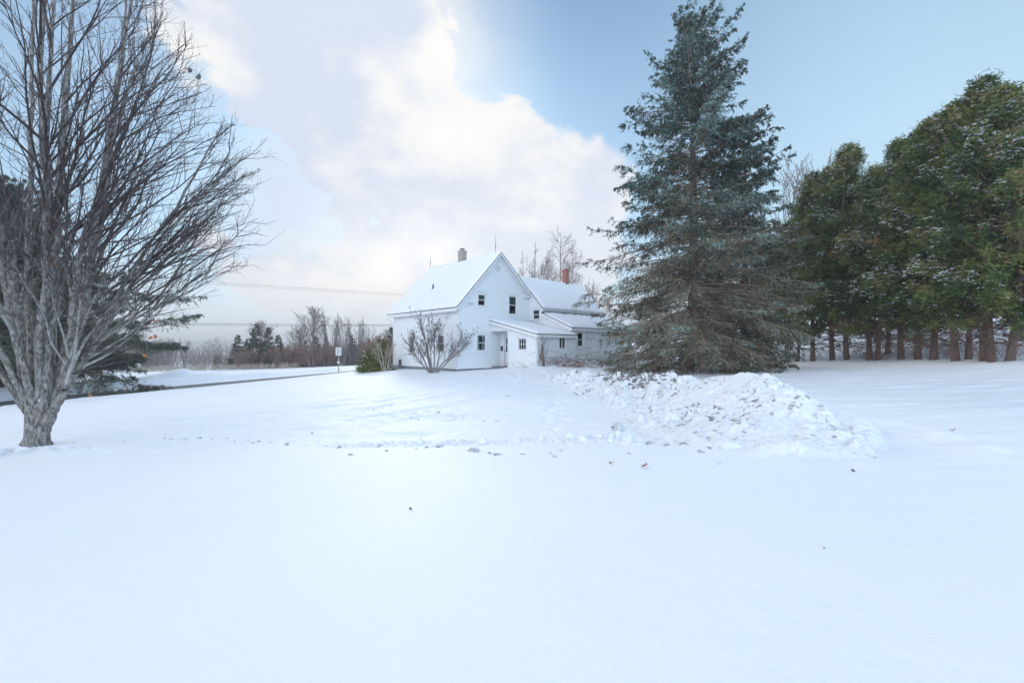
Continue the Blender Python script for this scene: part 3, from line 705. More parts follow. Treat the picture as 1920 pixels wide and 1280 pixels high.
# ------------------------------------------------------------------ cedars
def cedar(H, rad, z0, seed, stems=1, nc=900, lean=0., taper=1.):
    global rng; keep = rng; rng = np.random.default_rng(seed)
    e = empty('cedar_tree'); mb = MB()
    for k in range(stems):
        a = k*2.4+seed; off = 0 if stems == 1 else .28; n = 9; lx = math.cos(a)*off; ly = math.sin(a)*off; dv = .035 if stems > 1 else .01
        r = .125 if k == 0 else .10
        pts = [(lx*(1+i*dv*8)+.05*math.sin(i+a)+lean*i*.1, ly*(1+i*dv*8)+.05*math.cos(i*1.3), -.3+(H*.9)*i/(n-1)) for i in range(n)]
        mb.tube(pts, [r*(1.35 if i == 0 else 1)*(1-i/(n-1))**.8+.02 for i in range(n)], 9)
    mb.build('trunk', M['bark_cedar'], e, smooth=True)
    # boughs rise from the trunk; sprays of foliage sit along their outer part
    per = 11; nbr = nc//per; u = rng.random(nbr)**.85; z = z0+(H-z0)*u; a = rng.uniform(0, 2*np.pi, nbr)
    pr = rad*np.interp(u, [0, .07, .25, .5, .70, .84, .93, 1], [.66, .95, 1.04, .84, .58, .34, .17, .05])**taper
    Lb = pr*np.clip(rng.normal(.95, .24, nbr), .4, 1.5); el_ = np.interp(u, [0, .15, .5, .85, 1], [-.12, .12, .45, .85, 1.25])+rng.normal(size=nbr)*.14
    D = np.stack([np.cos(a)*np.cos(el_), np.sin(a)*np.cos(el_), np.sin(el_)], -1); L = Lb/np.maximum(np.cos(el_), .55)
    S = np.stack([np.zeros(nbr), np.zeros(nbr), np.minimum(z-np.sin(el_)*L*.55, H*.97)], -1); S[:, 2] = np.maximum(S[:, 2], z0*.75)
    Pb = grow(S, D, L, 6, amt=.25, wob=.06)
    pi_ = np.repeat(np.arange(nbr), per); nc = len(pi_); tt_ = rng.uniform(.36, 1.0, nc)**.85; C, Tb = sample(Pb[pi_], tt_)
    C = C+rng.normal(size=C.shape)*np.array([.20, .20, .15])*(1.15-.6*tt_)[:, None]; C[:, 2] = np.minimum(C[:, 2], H*1.02)
    outd = nrm(Tb+np.array([0, 0, .35])); rr = np.hypot(C[:, 0], C[:, 1]); btint = np.clip(rng.normal(.45, .24, nbr), 0, 1)
    # dead lower limbs under the crown
    nd = 46; Sd = np.stack([np.zeros(nd), np.zeros(nd), rng.uniform(.7, z0+.6, nd)], -1); ad = rng.uniform(0, 2*np.pi, nd)
    Dd = np.stack([np.cos(ad), np.sin(ad), rng.uniform(-.35, .45, nd)], -1); Pd = grow(Sd, Dd, rng.uniform(.7, 2.2, nd), 6, bend=(0, 0, -1), amt=.25, wob=.12)
    Pd[..., 2] = np.maximum(Pd[..., 2], .05)
    s2_, d2_, p2_, t2_ = kids(Pd, 6, .2, 1., .7); Pe = grow(s2_, d2_, rng.uniform(.2, .7, len(s2_)), 4, bend=(0, 0, -1), amt=.2, wob=.12)
    mk('branches', *join([tubes(Pb, .030, .008, 4), tubes(Pd, .022, .007, 4), tubes(Pe, .007, .004, 3)]), M['bark_cedar'], e)
    tint = np.clip(btint[pi_]+rng.normal(size=nc)*.13, 0, 1)
    # each clump = 9 drooping sprays, each spray = 6 blades
    k = 9; c2 = np.repeat(C, k, 0)+rng.normal(size=(nc*k, 3))*np.array([.13, .13, .11]); ti = np.clip(np.repeat(tint, k)+rng.normal(size=nc*k)*.12, 0, 1)
    od = nrm(np.repeat(outd, k, 0)+rng.normal(size=(nc*k, 3))*.55)
    Ps = grow(c2, od, rng.uniform(.12, .34, nc*k), 4, bend=(0, 0, -1), amt=.9, wob=.1)
    A = []
    for j in range(4):
        q_, T_ = sample(Ps, np.full(nc*k, (j+.5)/4)); A.append((q_, T_, ti))
    q_, T_, tt = [np.concatenate(x) for x in zip(*A)]
    v, f_, tv = needles(q_, T_, .105, .022, 2, tt, spread=.8)
    mk('foliage', v, f_, M['cedar'], e, attr={'tint': tv})
    # snow resting on some sprays
    sc_ = np.exp(2.4*np.sin(C[:, 2]*2.1+btint[pi_]*20)+1.3*np.sin(pi_*1.7)); ns = int(nc*.85); tops = C[rng.choice(nc, ns, p=sc_/sc_.sum())]*np.array([1.06, 1.06, 1.])+rng.normal(size=(ns, 3))*.18; m = 3; b0 = np.repeat(tops, m, 0)+rng.normal(size=(ns*m, 3))*np.array([.06, .06, .012])
    aa = rng.uniform(0, 2*np.pi, ns*m); x1 = np.stack([np.cos(aa), np.sin(aa), -.35+0*aa], -1)*rng.uniform(.03, .11, ns*m)[:, None]; x2 = np.stack([-np.sin(aa), np.cos(aa), 0*aa], -1)*rng.uniform(.015, .035, ns*m)[:, None]; up = np.array([0, 0, .022])
    V = np.stack([b0-x1, b0-x2, b0+x1, b0+x2, b0+up], 1).reshape(-1, 3); i0 = np.arange(ns*m)[:, None]*5
    F = np.concatenate([i0+np.array([[0, 1, 4]]), i0+np.array([[1, 2, 4]]), i0+np.array([[2, 3, 4]]), i0+np.array([[3, 0, 4]])])
    tag(mk('snow', V, F, M['leaf_snow'], e), kind='stuff')
    rng = keep; return e
CED = [cedar(13.0, 2.3, 1.7, 11, 1, 1550), cedar(12.2, 2.6, 1.5, 12, 2, 1750), cedar(11.4, 2.4, 1.9, 13, 1, 1500), cedar(9.0, 1.8, 1.3, 14, 2, 1050)]
# (photo x of trunk, distance, prototype, height scale, turn, label)
CL = [(1880, 18.4, 1, .93, .3, 'cedar at the right end of the row, half cut off by the picture edge'),
      (1843, 19.3, 0, .94, 2.1, 'tall cedar with a thick trunk, next inward from the right end of the row'),
      (1797, 20.6, 1, .98, 4.0, 'twin-trunked cedar below the highest hump on the right of the row'),
      (1753, 21.8, 2, 1.03, 1.0, 'cedar with bare low limbs just left of the highest hump of the row'),
      (1722, 23.0, 0, .90, 5.2, 'single-trunk cedar on the slope from the dip up to the highest hump'),
      (1690, 24.2, 2, 1.03, 2.7, 'cedar at the right side of the gap in the middle of the row'),
      (1643, 25.9, 3, 1.22, .5, 'thin single-trunk cedar standing at the dip in the middle of the row'),
      (1592, 28.2, 1, 1.11, 1.9, 'broad cedar with the thickest trunk left of the dip in the row'),
      (1560, 29.4, 2, 1.10, 3.4, 'narrow straight cedar just left of the thickest trunk in the row'),
      (1524, 30.8, 0, 1.0, 4.9, 'straight cedar with a clear pale trunk, third from the left end of the row'),
      (1487, 33.2, 3, 1.15, 1.4, 'low cedar beside the right edge of the spruce'),
      (1440, 36.0, 2, .88, 2.2, 'dark cedar half hidden behind the right boughs of the spruce'),
      (1915, 24.0, 0, .98, 3.0, 'rear cedar rising behind the far right of the row'),
      (1666, 27.5, 0, .80, 5.5, 'rear cedar whose top shows in the dip in the middle of the row')]
used = set()
for px, Y, k, s, rz, lab in CL:
    o = CED[k] if k not in used else copy_tree(CED[k]); used.add(k)
    o.location = ground_at(px, Y, -.03); o.rotation_euler = (0, 0, rz); o.scale = (1.0*s**.3, 1.0*s**.3, s)
    tag(o, lab, 'tree', 'cedars in the row on the right')

# undergrowth below the cedar row: many thin dead stems
def thicket(name, pts, h, mat, per=7, r=.006, spreadv=.5):
    S = np.repeat(np.array(pts), per, 0)+rng.normal(size=(len(pts)*per, 3))*np.array([.12, .12, 0]); D = rng.normal(size=S.shape)*spreadv; D[:, 2] = 1
    P = grow(S, D, h*rng.uniform(.35, 1.1, len(S)), 5, bend=(0, 0, -1), amt=.35, wob=.12); s, d, pi, t = kids(P, 4, .25, 1, .6); Q = grow(s, d, h*rng.uniform(.1, .4, len(s)), 3, amt=.1, wob=.15)
    return mk(name, *join([tubes(P, r, r*.5, 3), tubes(Q, r*.6, r*.4, 3)]), M[mat])
pts = []
for i in range(170):
    px = random.uniform(1350, 1935); Y = np.interp(px, [1350, 1440, 1524, 1643, 1753, 1935], [39, 36, 31, 26, 22, 18])+random.uniform(-.6, 2.5); x = (px-960)/FP*Y; pts.append((x, Y, gz(x, Y)))
tag(thicket('undergrowth', pts, .9, 'twig_red', 5), 'thin dead stems and brush between the cedar trunks', 'brush', kind='stuff')

# ------------------------------------------------------------------ pine left, behind the maple
def prof_p(f): return float(np.interp(f, [0, .12, .2, .35, .5, .7, .9, 1], [1., 3, 8.2, 8.6, 6.4, 4.0, 1.6, .3]))
sp3 = spruce('pine_tree', 12.5, prof_p, z0=2.0, dens=1.0, zlow=-5, seed=9, twl=.17)
for ch in sp3.children:
    if ch.name.startswith('foliage'): ch.data.materials[0] = M['pine_far']
sp3.location = ground_at(4, 27.5); tag(sp3, 'dark evergreen behind the bare maple with a long bough reaching right over the road', 'tree')

# ------------------------------------------------------------------ house
HA = R(42.6); C0 = Vector((-3.5, 28.5, 0)); house = empty('farmhouse', C0, HA)
tag(house, 'white clapboard farmhouse with steep snow-covered roofs, a gabled main block and a lower wing', 'house')
class Plane:
    """vertical wall plane in house coordinates: s along, o outward, z up"""
    def __init__(s, p0, p1): s.p0 = Vector((*p0, 0)); d_ = Vector((*p1, 0))-s.p0; s.L = d_.length; s.d = d_.normalized(); s.n = Vector((s.d.y, -s.d.x, 0))
    def __call__(s, a, o, z): p = s.p0+s.d*a+s.n*o; return (p.x, p.y, z)
def clap(name, pl, poly, holes=(), exposure=.13, mat='siding'):
    mb = MB(); zs = [p[1] for p in poly]; z = min(zs); zt = max(zs)
    def rng_at(zz):
        xs_ = []
        for (a, b) in zip(poly, poly[1:]+poly[:1]):
            if (a[1]-zz)*(b[1]-zz) <= 0 and abs(a[1]-b[1]) > 1e-9: xs_.append(a[0]+(b[0]-a[0])*(zz-a[1])/(b[1]-a[1]))
        return (min(xs_), max(xs_)) if xs_ else None
    while z < zt-.005:
        z2 = min(z+exposure, zt-.001); A = rng_at(z+.001); B = rng_at(z2)
        if A and B:
            segs = [(A[0], B[0], A[1], B[1])]
            for (h0, h1, hz0, hz1) in holes:
                if z2 > hz0+.01 and z < hz1-.01:
                    ns = []
                    for (a0, a1, b0, b1) in segs:
                        if h0 > max(a0, a1) and h1 < min(b0, b1): ns += [(a0, a1, h0, h0), (h1, h1, b0, b1)]
                        else: ns.append((a0, a1, b0, b1))
                    segs = ns
            for (a0, a1, b0, b1) in segs:
                mb.add([pl(a0, .028, z), pl(b0, .028, z), pl(b1, .001, z2), pl(a1, .001, z2), pl(a0, 0, z), pl(b0, 0, z)], [(0, 1, 2, 3), (4, 5, 1, 0)])
        z = z2
    return mb.build(name, M[mat], house)
def window(pl, s0, s1, z0, z1, trim=.11, kind='double', fill='interior_shade', cur=None, sill=True):
    """opening s0..s1, z0..z1 already cut in the siding"""
    mb = MB(); o0, o1 = -.02, .035
    mb.box(s0-trim, s0, o0, o1, z0-.0, z1, pl); mb.box(s1, s1+trim, o0, o1, z0, z1, pl)
    mb.box(s0-trim-.02, s1+trim+.02, o0, o1+.012, z1, z1+trim*1.25, pl); mb.box(s0-trim-.05, s1+trim+.05, o0, o1+.05, z1+trim*1.25, z1+trim*1.25+.03, pl)
    if sill: mb.box(s0-trim-.03, s1+trim+.03, o0, o1+.05, z0-.06, z0, pl)
    else: mb.box(s0-trim, s1+trim, o0, o1, z0-trim, z0, pl)
    # reveals
    for a, b in ((s0, s0+.012), (s1-.012, s1)): mb.box(a, b, -.12, o0, z0, z1, pl)
    mb.box(s0, s1, -.12, o0, z1-.012, z1, pl); mb.box(s0, s1, -.12, o0, z0, z0+.012, pl)
    w_ = mb.build('window', M['white_paint'], house)
    sm = MB(); f = .04; zm = (z0+z1)/2
    def ring(a0, a1, b0, b1, oo):
        sm.box(a0, a0+f, oo, oo+.03, b0, b1, pl); sm.box(a1-f, a1, oo, oo+.03, b0, b1, pl); sm.box(a0+f, a1-f, oo, oo+.03, b0, b0+f, pl); sm.box(a0+f, a1-f, oo, oo+.03, b1-f, b1, pl)
    a0, a1, b0, b1 = s0+.012, s1-.012, z0+.012, z1-.012
    if kind == 'double': ring(a0, a1, zm-.02, b1, -.045); ring(a0, a1, b0, zm+.02, -.078)
    elif kind == 'slider': ring(a0, (a0+a1)/2+.02, b0, b1, -.045); ring((a0+a1)/2-.02, a1, b0, b1, -.078)
    else:
        ring(a0, a1, b0, b1, -.05)
        for k in (1, 2): c = a0+(a1-a0)*k/3; sm.box(c-.015, c+.015, -.045, -.022, b0+f, b1-f, pl)
        sm.box(a0+f, a1-f, -.046, -.021, zm-.015, zm+.015, pl)
    sm.build('sash', M['white_paint'], w_)
    g = MB(); g.add([pl(a0, -.065 if kind != 'six' else -.04, b0), pl(a1, -.065 if kind != 'six' else -.04, b0), pl(a1, -.065 if kind != 'six' else -.04, b1), pl(a0, -.065 if kind != 'six' else -.04, b1)], [(0, 1, 2, 3)]); g.build('pane', M['glass'], w_)
    r_ = MB()
    r_.add([pl(s0-.05, -.30, z0-.05), pl(s1+.05, -.30, z0-.05), pl(s1+.05, -.30, z1+.05), pl(s0-.05, -.30, z1+.05), pl(s0-.05, -.12, z0-.05), pl(s1+.05, -.12, z0-.05), pl(s1+.05, -.12, z1+.05), pl(s0-.05, -.12, z1+.05)], [(0, 1, 2, 3), (0, 4, 5, 1), (1, 5, 6, 2), (2, 6, 7, 3), (3, 7, 4, 0)])
    r_.build('glass_backing', M[fill], w_)  # shallow backing behind the pane; default fill paints the room's darkness
    if cur == 'lace':
        c = MB(); n = 14
        for sgn in (0, 1):
            V = []
            for j in range(9):
                zt = j/8; wj = .46-.16*(1-abs(zt-.55)*1.4) if True else .4
                for i in range(n):
                    t = i/(n-1)*wj; x_ = s0+(s1-s0)*(t if sgn == 0 else 1-t); V.append(pl(x_, -.14+.015*math.sin(i*2.1), z0+.02+(z1-z0-.04)*zt))
            c.add(V, [(j*n+i, j*n+i+1, (j+1)*n+i+1, (j+1)*n+i) for j in range(8) for i in range(n-1)])
        c.build('curtain', M['curtain'], w_)
    if cur == 'blind':
        c = MB(); c.add([pl(a0+.02, -.11, zm), pl(a1-.02, -.11, zm), pl(a1-.02, -.11, b1), pl(a0+.02, -.11, b1)], [(0, 1, 2, 3)]); c.build('blind', M['blind'], w_)
    return w_
def ray(px, py, u=None, v=None):
    """photo point onto a house plane u=const or v=const -> (other coordinate, z)"""
    ca, sa = math.cos(HA), math.sin(HA); k = (px-960)/FP
    if v is not None: bx, by = C0.x-sa*v, C0.y+ca*v; t = (k*by-bx)/(ca-k*sa); Y = by+sa*t
    else: bx, by = C0.x+ca*u, C0.y+sa*u; t = (k*by-bx)/(-sa-k*ca); Y = by+ca*t
    return t, CAMZ-(py-HZ)/FP*Y
def hole(px0, py0, px1, py1, pad=0, **k):
    a, z1 = ray(px0, py0, **k); b, z1b = ray(px1, py0, **k); _, z0 = ray(px0, py1, **k); _, z0b = ray(px1, py1, **k)
    return min(a, b)-pad, max(a, b)+pad, (z0+z0b)/2-pad, (z1+z1b)/2+pad
RU, RZ = 3.5, 8.20; SL, SR = 1.063, .90; LV = 8.6; ZB = .16; WU = 6.46
def zl(u): return RZ-SL*(RU-u) if u < RU else RZ-SR*(u-RU)
# gable wall (v = 0)
PG = Plane((0, 0), (WU, 0))
W1 = hole(896.9, 552.7, 909.6, 572.4, .03, v=0); W2 = hole(955, 556, 968, 588.4, .03, v=0); W3 = hole(895.4, 628.6, 910.5, 656.6, .03, v=0)
gz0 = zl(0)-.12; gz1 = zl(WU)-.10
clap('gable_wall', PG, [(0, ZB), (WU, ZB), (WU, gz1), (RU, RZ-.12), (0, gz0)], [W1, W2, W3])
window(PG, *W1, cur='blind'); window(PG, *W2, cur='blind'); window(PG, *W3, cur='lace')
# side wall facing left (u = 0): s runs from far corner to near corner
PS = Plane((0, LV), (0, 0))
def flip(h, L): return (L-h[1], L-h[0], h[2], h[3])
W4 = flip(hole(767, 631, 776.6, 660, .03, u=0), LV); W5 = flip(hole(820, 629, 832, 659, .03, u=0), LV)
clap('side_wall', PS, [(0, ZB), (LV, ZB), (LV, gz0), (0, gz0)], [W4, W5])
window(PS, *W4, cur='blind'); window(PS, *W5, fill='brownboard')
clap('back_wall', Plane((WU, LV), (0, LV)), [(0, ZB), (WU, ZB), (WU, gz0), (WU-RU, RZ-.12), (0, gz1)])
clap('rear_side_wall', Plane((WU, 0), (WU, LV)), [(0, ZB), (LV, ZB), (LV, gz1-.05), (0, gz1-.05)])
# corner boards
def post(pls, nm='corner_board'):
    cb = MB()
    for pl, s0, s1, o0, o1, z0, z1 in pls: cb.box(s0, s1, o0, o1, z0, z1, pl)
    cb.build(nm, M['white_paint'], house)
post([(PG, -.022, .12, .0, .028, ZB-.02, gz0+.02), (PS, LV-.12, LV-.001, .0, .028, ZB-.02, gz0)]); post([(PS, -.02, .12, 0, .028, ZB-.02, gz0)]); post([(PG, WU-.12, WU, 0, .028, 3.4, gz1)])
# foundation
fb = MB(); fb.box(.03, WU-.03, .03, LV-.03, -1.2, ZB+.02); fb.box(WU-.1, 13.5, -3.95, 2.9, -1.2, .20); fb.box(2.82, WU, -4.33, .1, -1.2, .26)
fb.build('foundation', M['stone'], house)
# entry porch (lean-to in front of the gable wall)
EU, EV, EI, ER = 2.76, -4.4, 3.64, -1.8
def ze(v): return 3.44+.225*v
PE = Plane((EU, ER), (EU, EV)); W6 = hole(972.4, 635, 986, 655, .03, u=EU); W6 = (ER-W6[1], ER-W6[0], W6[2], W6[3]); LE = ER-EV
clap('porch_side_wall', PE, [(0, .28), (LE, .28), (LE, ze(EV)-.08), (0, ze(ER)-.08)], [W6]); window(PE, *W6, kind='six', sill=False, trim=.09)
PH = Plane((EU, 0), (EU, ER)); hb = MB(); hb.add([PH(0, .01, 2.66), PH(-ER, .01, 2.66), PH(-ER, .01, ze(ER)-.05), PH(0, .01, ze(0)-.05), PH(0, -.1, 2.66), PH(-ER, -.1, 2.66), PH(-ER, -.1, ze(ER)-.05), PH(0, -.1, ze(0)-.05)], [(0, 1, 2, 3), (4, 7, 6, 5), (0, 4, 5, 1)])
hb.build('porch_header', M['white_paint'], house)
pc = MB(); pc.box(EU+.0, EI+.1, ER, -.0, 2.66-.02, 2.68); pc.build('porch_ceiling', M['soffit'], house)
PI_ = Plane((EI, 0), (EI, ER)); DH = (.42, 1.36, .30, 2.36)
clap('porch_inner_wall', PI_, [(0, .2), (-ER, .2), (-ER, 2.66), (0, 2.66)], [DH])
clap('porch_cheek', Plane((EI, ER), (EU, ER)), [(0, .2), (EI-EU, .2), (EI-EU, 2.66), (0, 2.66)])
PF = Plane((EU, EV), (WU, EV)); W7 = hole(1049, 632.8, 1060.5, 653, .03, v=EV); W7 = (W7[0]-EU, W7[1]-EU, W7[2], W7[3])
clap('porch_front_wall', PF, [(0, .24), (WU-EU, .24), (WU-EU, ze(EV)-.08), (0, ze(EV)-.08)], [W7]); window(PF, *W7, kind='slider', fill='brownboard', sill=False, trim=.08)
post([(PE, -.03, .11, 0, .03, .26, ze(ER)-.1)], 'porch_post'); post([(PE, LE-.12, LE-.001, 0, .03, .24, ze(EV)-.08), (PF, -.03, .12, 0, .03, .24, ze(EV)-.08)])
# door
dm = MB(); a0, a1, z0, z1 = DH
dm.box(a0-.1, a0, -.02, .03, z0, z1, PI_); dm.box(a1, a1+.1, -.02, .03, z0, z1, PI_); dm.box(a0-.1, a1+.1, -.02, .035, z1, z1+.12, PI_)
dm.box(a0, a1, -.07, -.03, z0, z0+.95, PI_); dm.box(a0, a0+.14, -.07, -.03, z0+.95, z1, PI_); dm.box(a1-.14, a1, -.07, -.03, z0+.95, z1, PI_); dm.box(a0+.14, a1-.14, -.07, -.03, z1-.14, z1, PI_); dm.box(a0+.14, a1-.14, -.068, -.028, z0+1.42, z0+1.47, PI_)
dr = dm.build('door', M['white_paint'], house)
g = MB(); g.add([PI_(a0+.14, -.05, z0+.95), PI_(a1-.14, -.05, z0+.95), PI_(a1-.14, -.05, z1-.14), PI_(a0+.14, -.05, z1-.14)], [(0, 1, 2, 3)]); g.build('pane', M['glass'], dr)
g = MB(); g.box(a0+.0, a1, -.3, -.28, z0+.5, z1, PI_); g.build('glass_backing', M['interior_shade'], dr)
g = MB(); g.tube([PI_(a0+.07, -.03, z0+.98), PI_(a0+.07, .04, z0+.98)], .03, 8); g.build('handle', M['metal_dark'], dr)
mbx = MB(); mbx.box(.16, .29, .01, .11, z0+1.02, z0+1.32, PI_); mbx.box(.14, .31, .01, .14, z0+1.32, z0+1.35, PI_); mbx.build('mailbox', M['metal_dark'], house)
# wing
def zw(v): return 5.98+1.05*v
WV, WE, WR = -1.38, 13.55, .85
PWE = Plane((WU+.03, 0), (WU+.03, WV)); W8 = hole(999.6, 581.5, 1011, 598, .03, u=WU+.03); W8 = (-W8[1], -W8[0], W8[2], W8[3])
clap('wing_end_wall', PWE, [(0, 3.0), (-WV, 3.0), (-WV, zw(WV)-.1), (0, zw(0)-.1)], [W8]); window(PWE, *W8, trim=.08)
def zs_(v): return 4.12+.42*(v+1.32)
SV = -4.0
clap('shed_end_wall', Plane((WU+.03, WV), (WU+.03, SV)), [(0, .2), (WV-SV, .2), (WV-SV, zs_(SV)-.08), (0, zs_(WV)-.08)])
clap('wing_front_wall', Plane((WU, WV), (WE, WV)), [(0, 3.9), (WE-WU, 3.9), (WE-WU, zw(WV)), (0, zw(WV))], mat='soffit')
PSF = Plane((WU+.03, SV), (14.0, SV)); W9 = hole(1083, 624, 1093, 649, .03, v=SV); W9 = (W9[0]-WU-.03, W9[1]-WU-.03, W9[2], W9[3])
clap('shed_front_wall', PSF, [(0, .2), (14-WU-.03, .2), (14-WU-.03, zs_(SV)-.08), (0, zs_(SV)-.08)], [W9]); window(PSF, *W9, sill=False)
clap('wing_far_end_wall', Plane((WE, WV), (WE, 3.08)), [(0, .2), (4.46, .2), (4.46, zw(WV)-.1), (WR-WV, zw(WR)-.1), (0, zw(WV)-.1)])
clap('shed_far_end_wall', Plane((14, SV), (14, WV)), [(0, .2), (WV-SV, .2), (WV-SV, zs_(WV)-.1), (0, zs_(SV)-.1)])
clap('wing_back_wall', Plane((WE, 3.08), (WU, 3.08)), [(0, .2), (WE-WU, .2), (WE-WU, 4.4), (0, 4.4)])
dk = MB(); dk.box(14.02, 14.06, -3.7, -2.7, .3, 2.2); dk.build('dark_opening', M['interior_shade'], house)  # near-black slab painted as the shade inside a dark opening
# roofs
def roof(nm, f, ou, ov, t=.045, snow=.10, na=40, nb=24, bare=None, drop=.0):
    """f(a,b) -> point of the deck; a along the ridge, b from eave (0) to ridge (1)"""
    p00, p10, p01 = Vector(f(0, 0)), Vector(f(1, 0)), Vector(f(0, 1)); n = (p10-p00).cross(p01-p00).normalized()
    if n.z < 0: n = -n
    V = [Vector(f(a, b)) for b in (0, 1) for a in (0, 1)]
    V = []; m = 8
    for j in (0, 1):
        for i in range(m+1):
            for jj in range(m+1):
                V.append(Vector(f(i/m, jj/m))-n*(t if j == 0 else 0))
    k = m+1; N = k*k; Fs = []
    for i in range(m):
        for j in range(m):
            a = i*k+j; Fs.append((a, a+1, a+k+1, a+k)); Fs.append((N+a, N+a+k, N+a+k+1, N+a+1))
        for (a, b) in ((i*k, (i+1)*k), (i*k+m, (i+1)*k+m), (i, i+1), (m*k+i, m*k+i+1)): Fs.append((a, b, N+b, N+a))
    r_ = mk(nm, V, Fs, M['shingle'], house)
    La = (p10-p00).length; Lb = (p01-p00).length; V = []
    for i in range(na+1):
        for j in range(nb+1):
            a = i/na; b = j/nb; ed = min(a*La, (1-a)*La, b*Lb, (.02+(1-b))*Lb*2); e_ = min(1, ed/.14)**.5
            p = Vector(f(a, b)); th = snow*(1+.22*mnoise.noise(p*.7)+.10*mnoise.noise(p*3.1))*e_
            if bare:
                th -= bare(a, b, p)
            V.append(p+n*(.006+th if th > 0 else -.02))
    k = nb+1; Fs = [(i*k+j, (i+1)*k+j, (i+1)*k+j+1, i*k+j+1) for i in range(na) for j in range(nb)]
    mk('snow', V, Fs, M['roof_snow'], r_, smooth=True)
    return r_
def L_(a, b, t): return a+(b-a)*t
bare_eave = lambda a, b, p: (.5 if b < .012 and (.02+.25*mnoise.noise(p*1.3)) > .04 and a < .6 else 0)+(.5 if b > .97 and mnoise.noise(p*1.7) > .05 else 0)
roof('roof', lambda a, b: (L_(-.32, RU, b), L_(-.30, LV+.5, a), zl(L_(-.32, RU, b))), 0, 0, bare=bare_eave, nb=60, na=60)
roof('roof', lambda a, b: (L_(WU+.02, RU+.012, b), L_(-.30, LV+.5, a), zl(L_(WU+.02, RU+.012, b))), 0, 0)
def wl(v): return max(5.02, 3.5+(RZ-zw(v))/SR) if v > -.3 else 6.36
roof('wing_roof', lambda a, b: (L_(wl(L_(-1.52, WR, b)), WE+.25, a), L_(-1.52, WR, b), zw(L_(-1.52, WR, b))), 0, 0, nb=40)
roof('wing_roof', lambda a, b: (L_(WU, WE+.25, a), L_(3.25, WR+.01, b), zw(WR)-1.05*(L_(3.25, WR+.01, b)-WR)), 0, 0)
roof('shed_roof', lambda a, b: (L_(WU-.14, 14.15, a), L_(-4.2, -1.40, b), zs_(L_(-4.2, -1.40, b))), 0, 0, bare=lambda a, b, p: .5 if b > .93-.05*mnoise.noise(p*2) else 0)
roof('porch_roof', lambda a, b: (L_(EU-.16, WU+.01, a), L_(-4.6, -.02, b), ze(L_(-4.6, -.02, b))), 0, 0, snow=.11, bare=lambda a, b, p: (.5 if a > .975+.02*mnoise.noise(p*3) else 0)+(.5 if b > .975 and a > .55 else 0))
# rake boards, frieze and cornice return on the main gable
rk = MB()
def rake(u0, u1, fz, v, d=.20, th=.03, off=-.055):
    V = []
    for u in (u0, u1):
        for dz in (-d, 0):
            for dv in (0, -th): V.append((u, v+dv, fz(u)+off+dz))
    rk.add(V, [(0, 1, 3, 2), (4, 6, 7, 5), (0, 4, 5, 1), (2, 3, 7, 6), (1, 5, 7, 3), (0, 2, 6, 4)])
rake(-.32, RU, zl, -.265, .17); rake(RU, WU+.02, zl, -.265, .17)
rake(-.05, RU, zl, -.018, .34, .022, -.17); rake(RU, WU, zl, -.018, .34, .022, -.17)
# soffit strips under the rake overhang
for (u0, u1) in ((-.30, RU), (RU, WU)):
    V = [(u, v, zl(u)-.115) for u in (u0, u1) for v in (-.262, .02)]; rk.add(V, [(0, 1, 3, 2)])
# side eave fascia / soffit / crown
rk.box(-.34, -.30, -.28, LV+.48, zl(-.32)-.26, zl(-.32)-.055); rk.box(-.30, .0, -.26, LV+.45, zl(-.32)-.23, zl(-.32)-.20); rk.box(.0-.03, -.001, .02, LV, zl(-.32)-.42, zl(-.32)-.23)
# cornice return at right shoulder
rk.box(WU-.55, WU+.05, -.262, -.02, zl(WU)-.30, zl(WU)-.19); rk.box(WU-.60, WU-.02, -.15, -.02, zl(WU)-.36, zl(WU)-.305)
rk.build('rake_trim', M['white_paint'], house)
# porch rake + fascia + gutters
rk = MB()
def vr(u, v0, v1, fz, d=.17, off=-.055, th=.03):
    V = [(u+du, v, fz(v)+off+dz) for v in (v0, v1) for dz in (-d, 0) for du in (0, -th)]
    rk.add(V, [(0, 2, 3, 1), (4, 5, 7, 6), (0, 1, 5, 4), (2, 6, 7, 3), (1, 3, 7, 5), (0, 4, 6, 2)])
vr(EU-.12, -.02, -4.58, ze, .19); vr(WU-.10, -1.42, -4.18, zs_, .19); vr(WU-.04, -.30, -1.5, zw, .19, -.06)
rk.box(EU-.1, WU-.05, -4.62, -4.58, ze(-4.6)-.22, ze(-4.6)-.06)
rk.box(WU-.1, 14.1, -4.22, -4.18, zs_(-4.2)-.22, zs_(-4.2)-.06)
rk.build('eave_trim', M['white_paint'], house)
gt = MB(); gt.box(6.40, WE+.22, -1.66, -1.53, zw(-1.52)-.20, zw(-1.52)-.03); gt.box(6.40, WE+.22, -1.52, -1.38, zw(-1.52)-.30, zw(-1.52)-.21); gt.build('gutter', M['metal_grey'], house)
bd = MB(); bd.box(6.44, WE, -1.50, -1.41, zs_(-1.45)-.02, zw(-1.52)-.305); bd.build('dark_band', M['shingle'], house)  # dark band between the shed roof and the wing gutter
ds = MB(); ds.tube([(EU-.06, EV-.22, ze(-4.6)-.12), (EU-.02, EV-.18, ze(-4.6)-.3), (EU+.02, EV-.07, ze(-4.6)-.45), (EU+.02, EV-.07, .45), (EU+.0, EV-.15, .35)], .035, 8); ds.build('downspout', M['white_paint'], house)
u_, _ = ray(1103, 640, v=SV); ds = MB(); ds.tube([(u_, SV-.06, zs_(SV)-.15), (u_, SV-.06, .45)], .035, 8); ds.build('downspout', M['white_paint'], house)
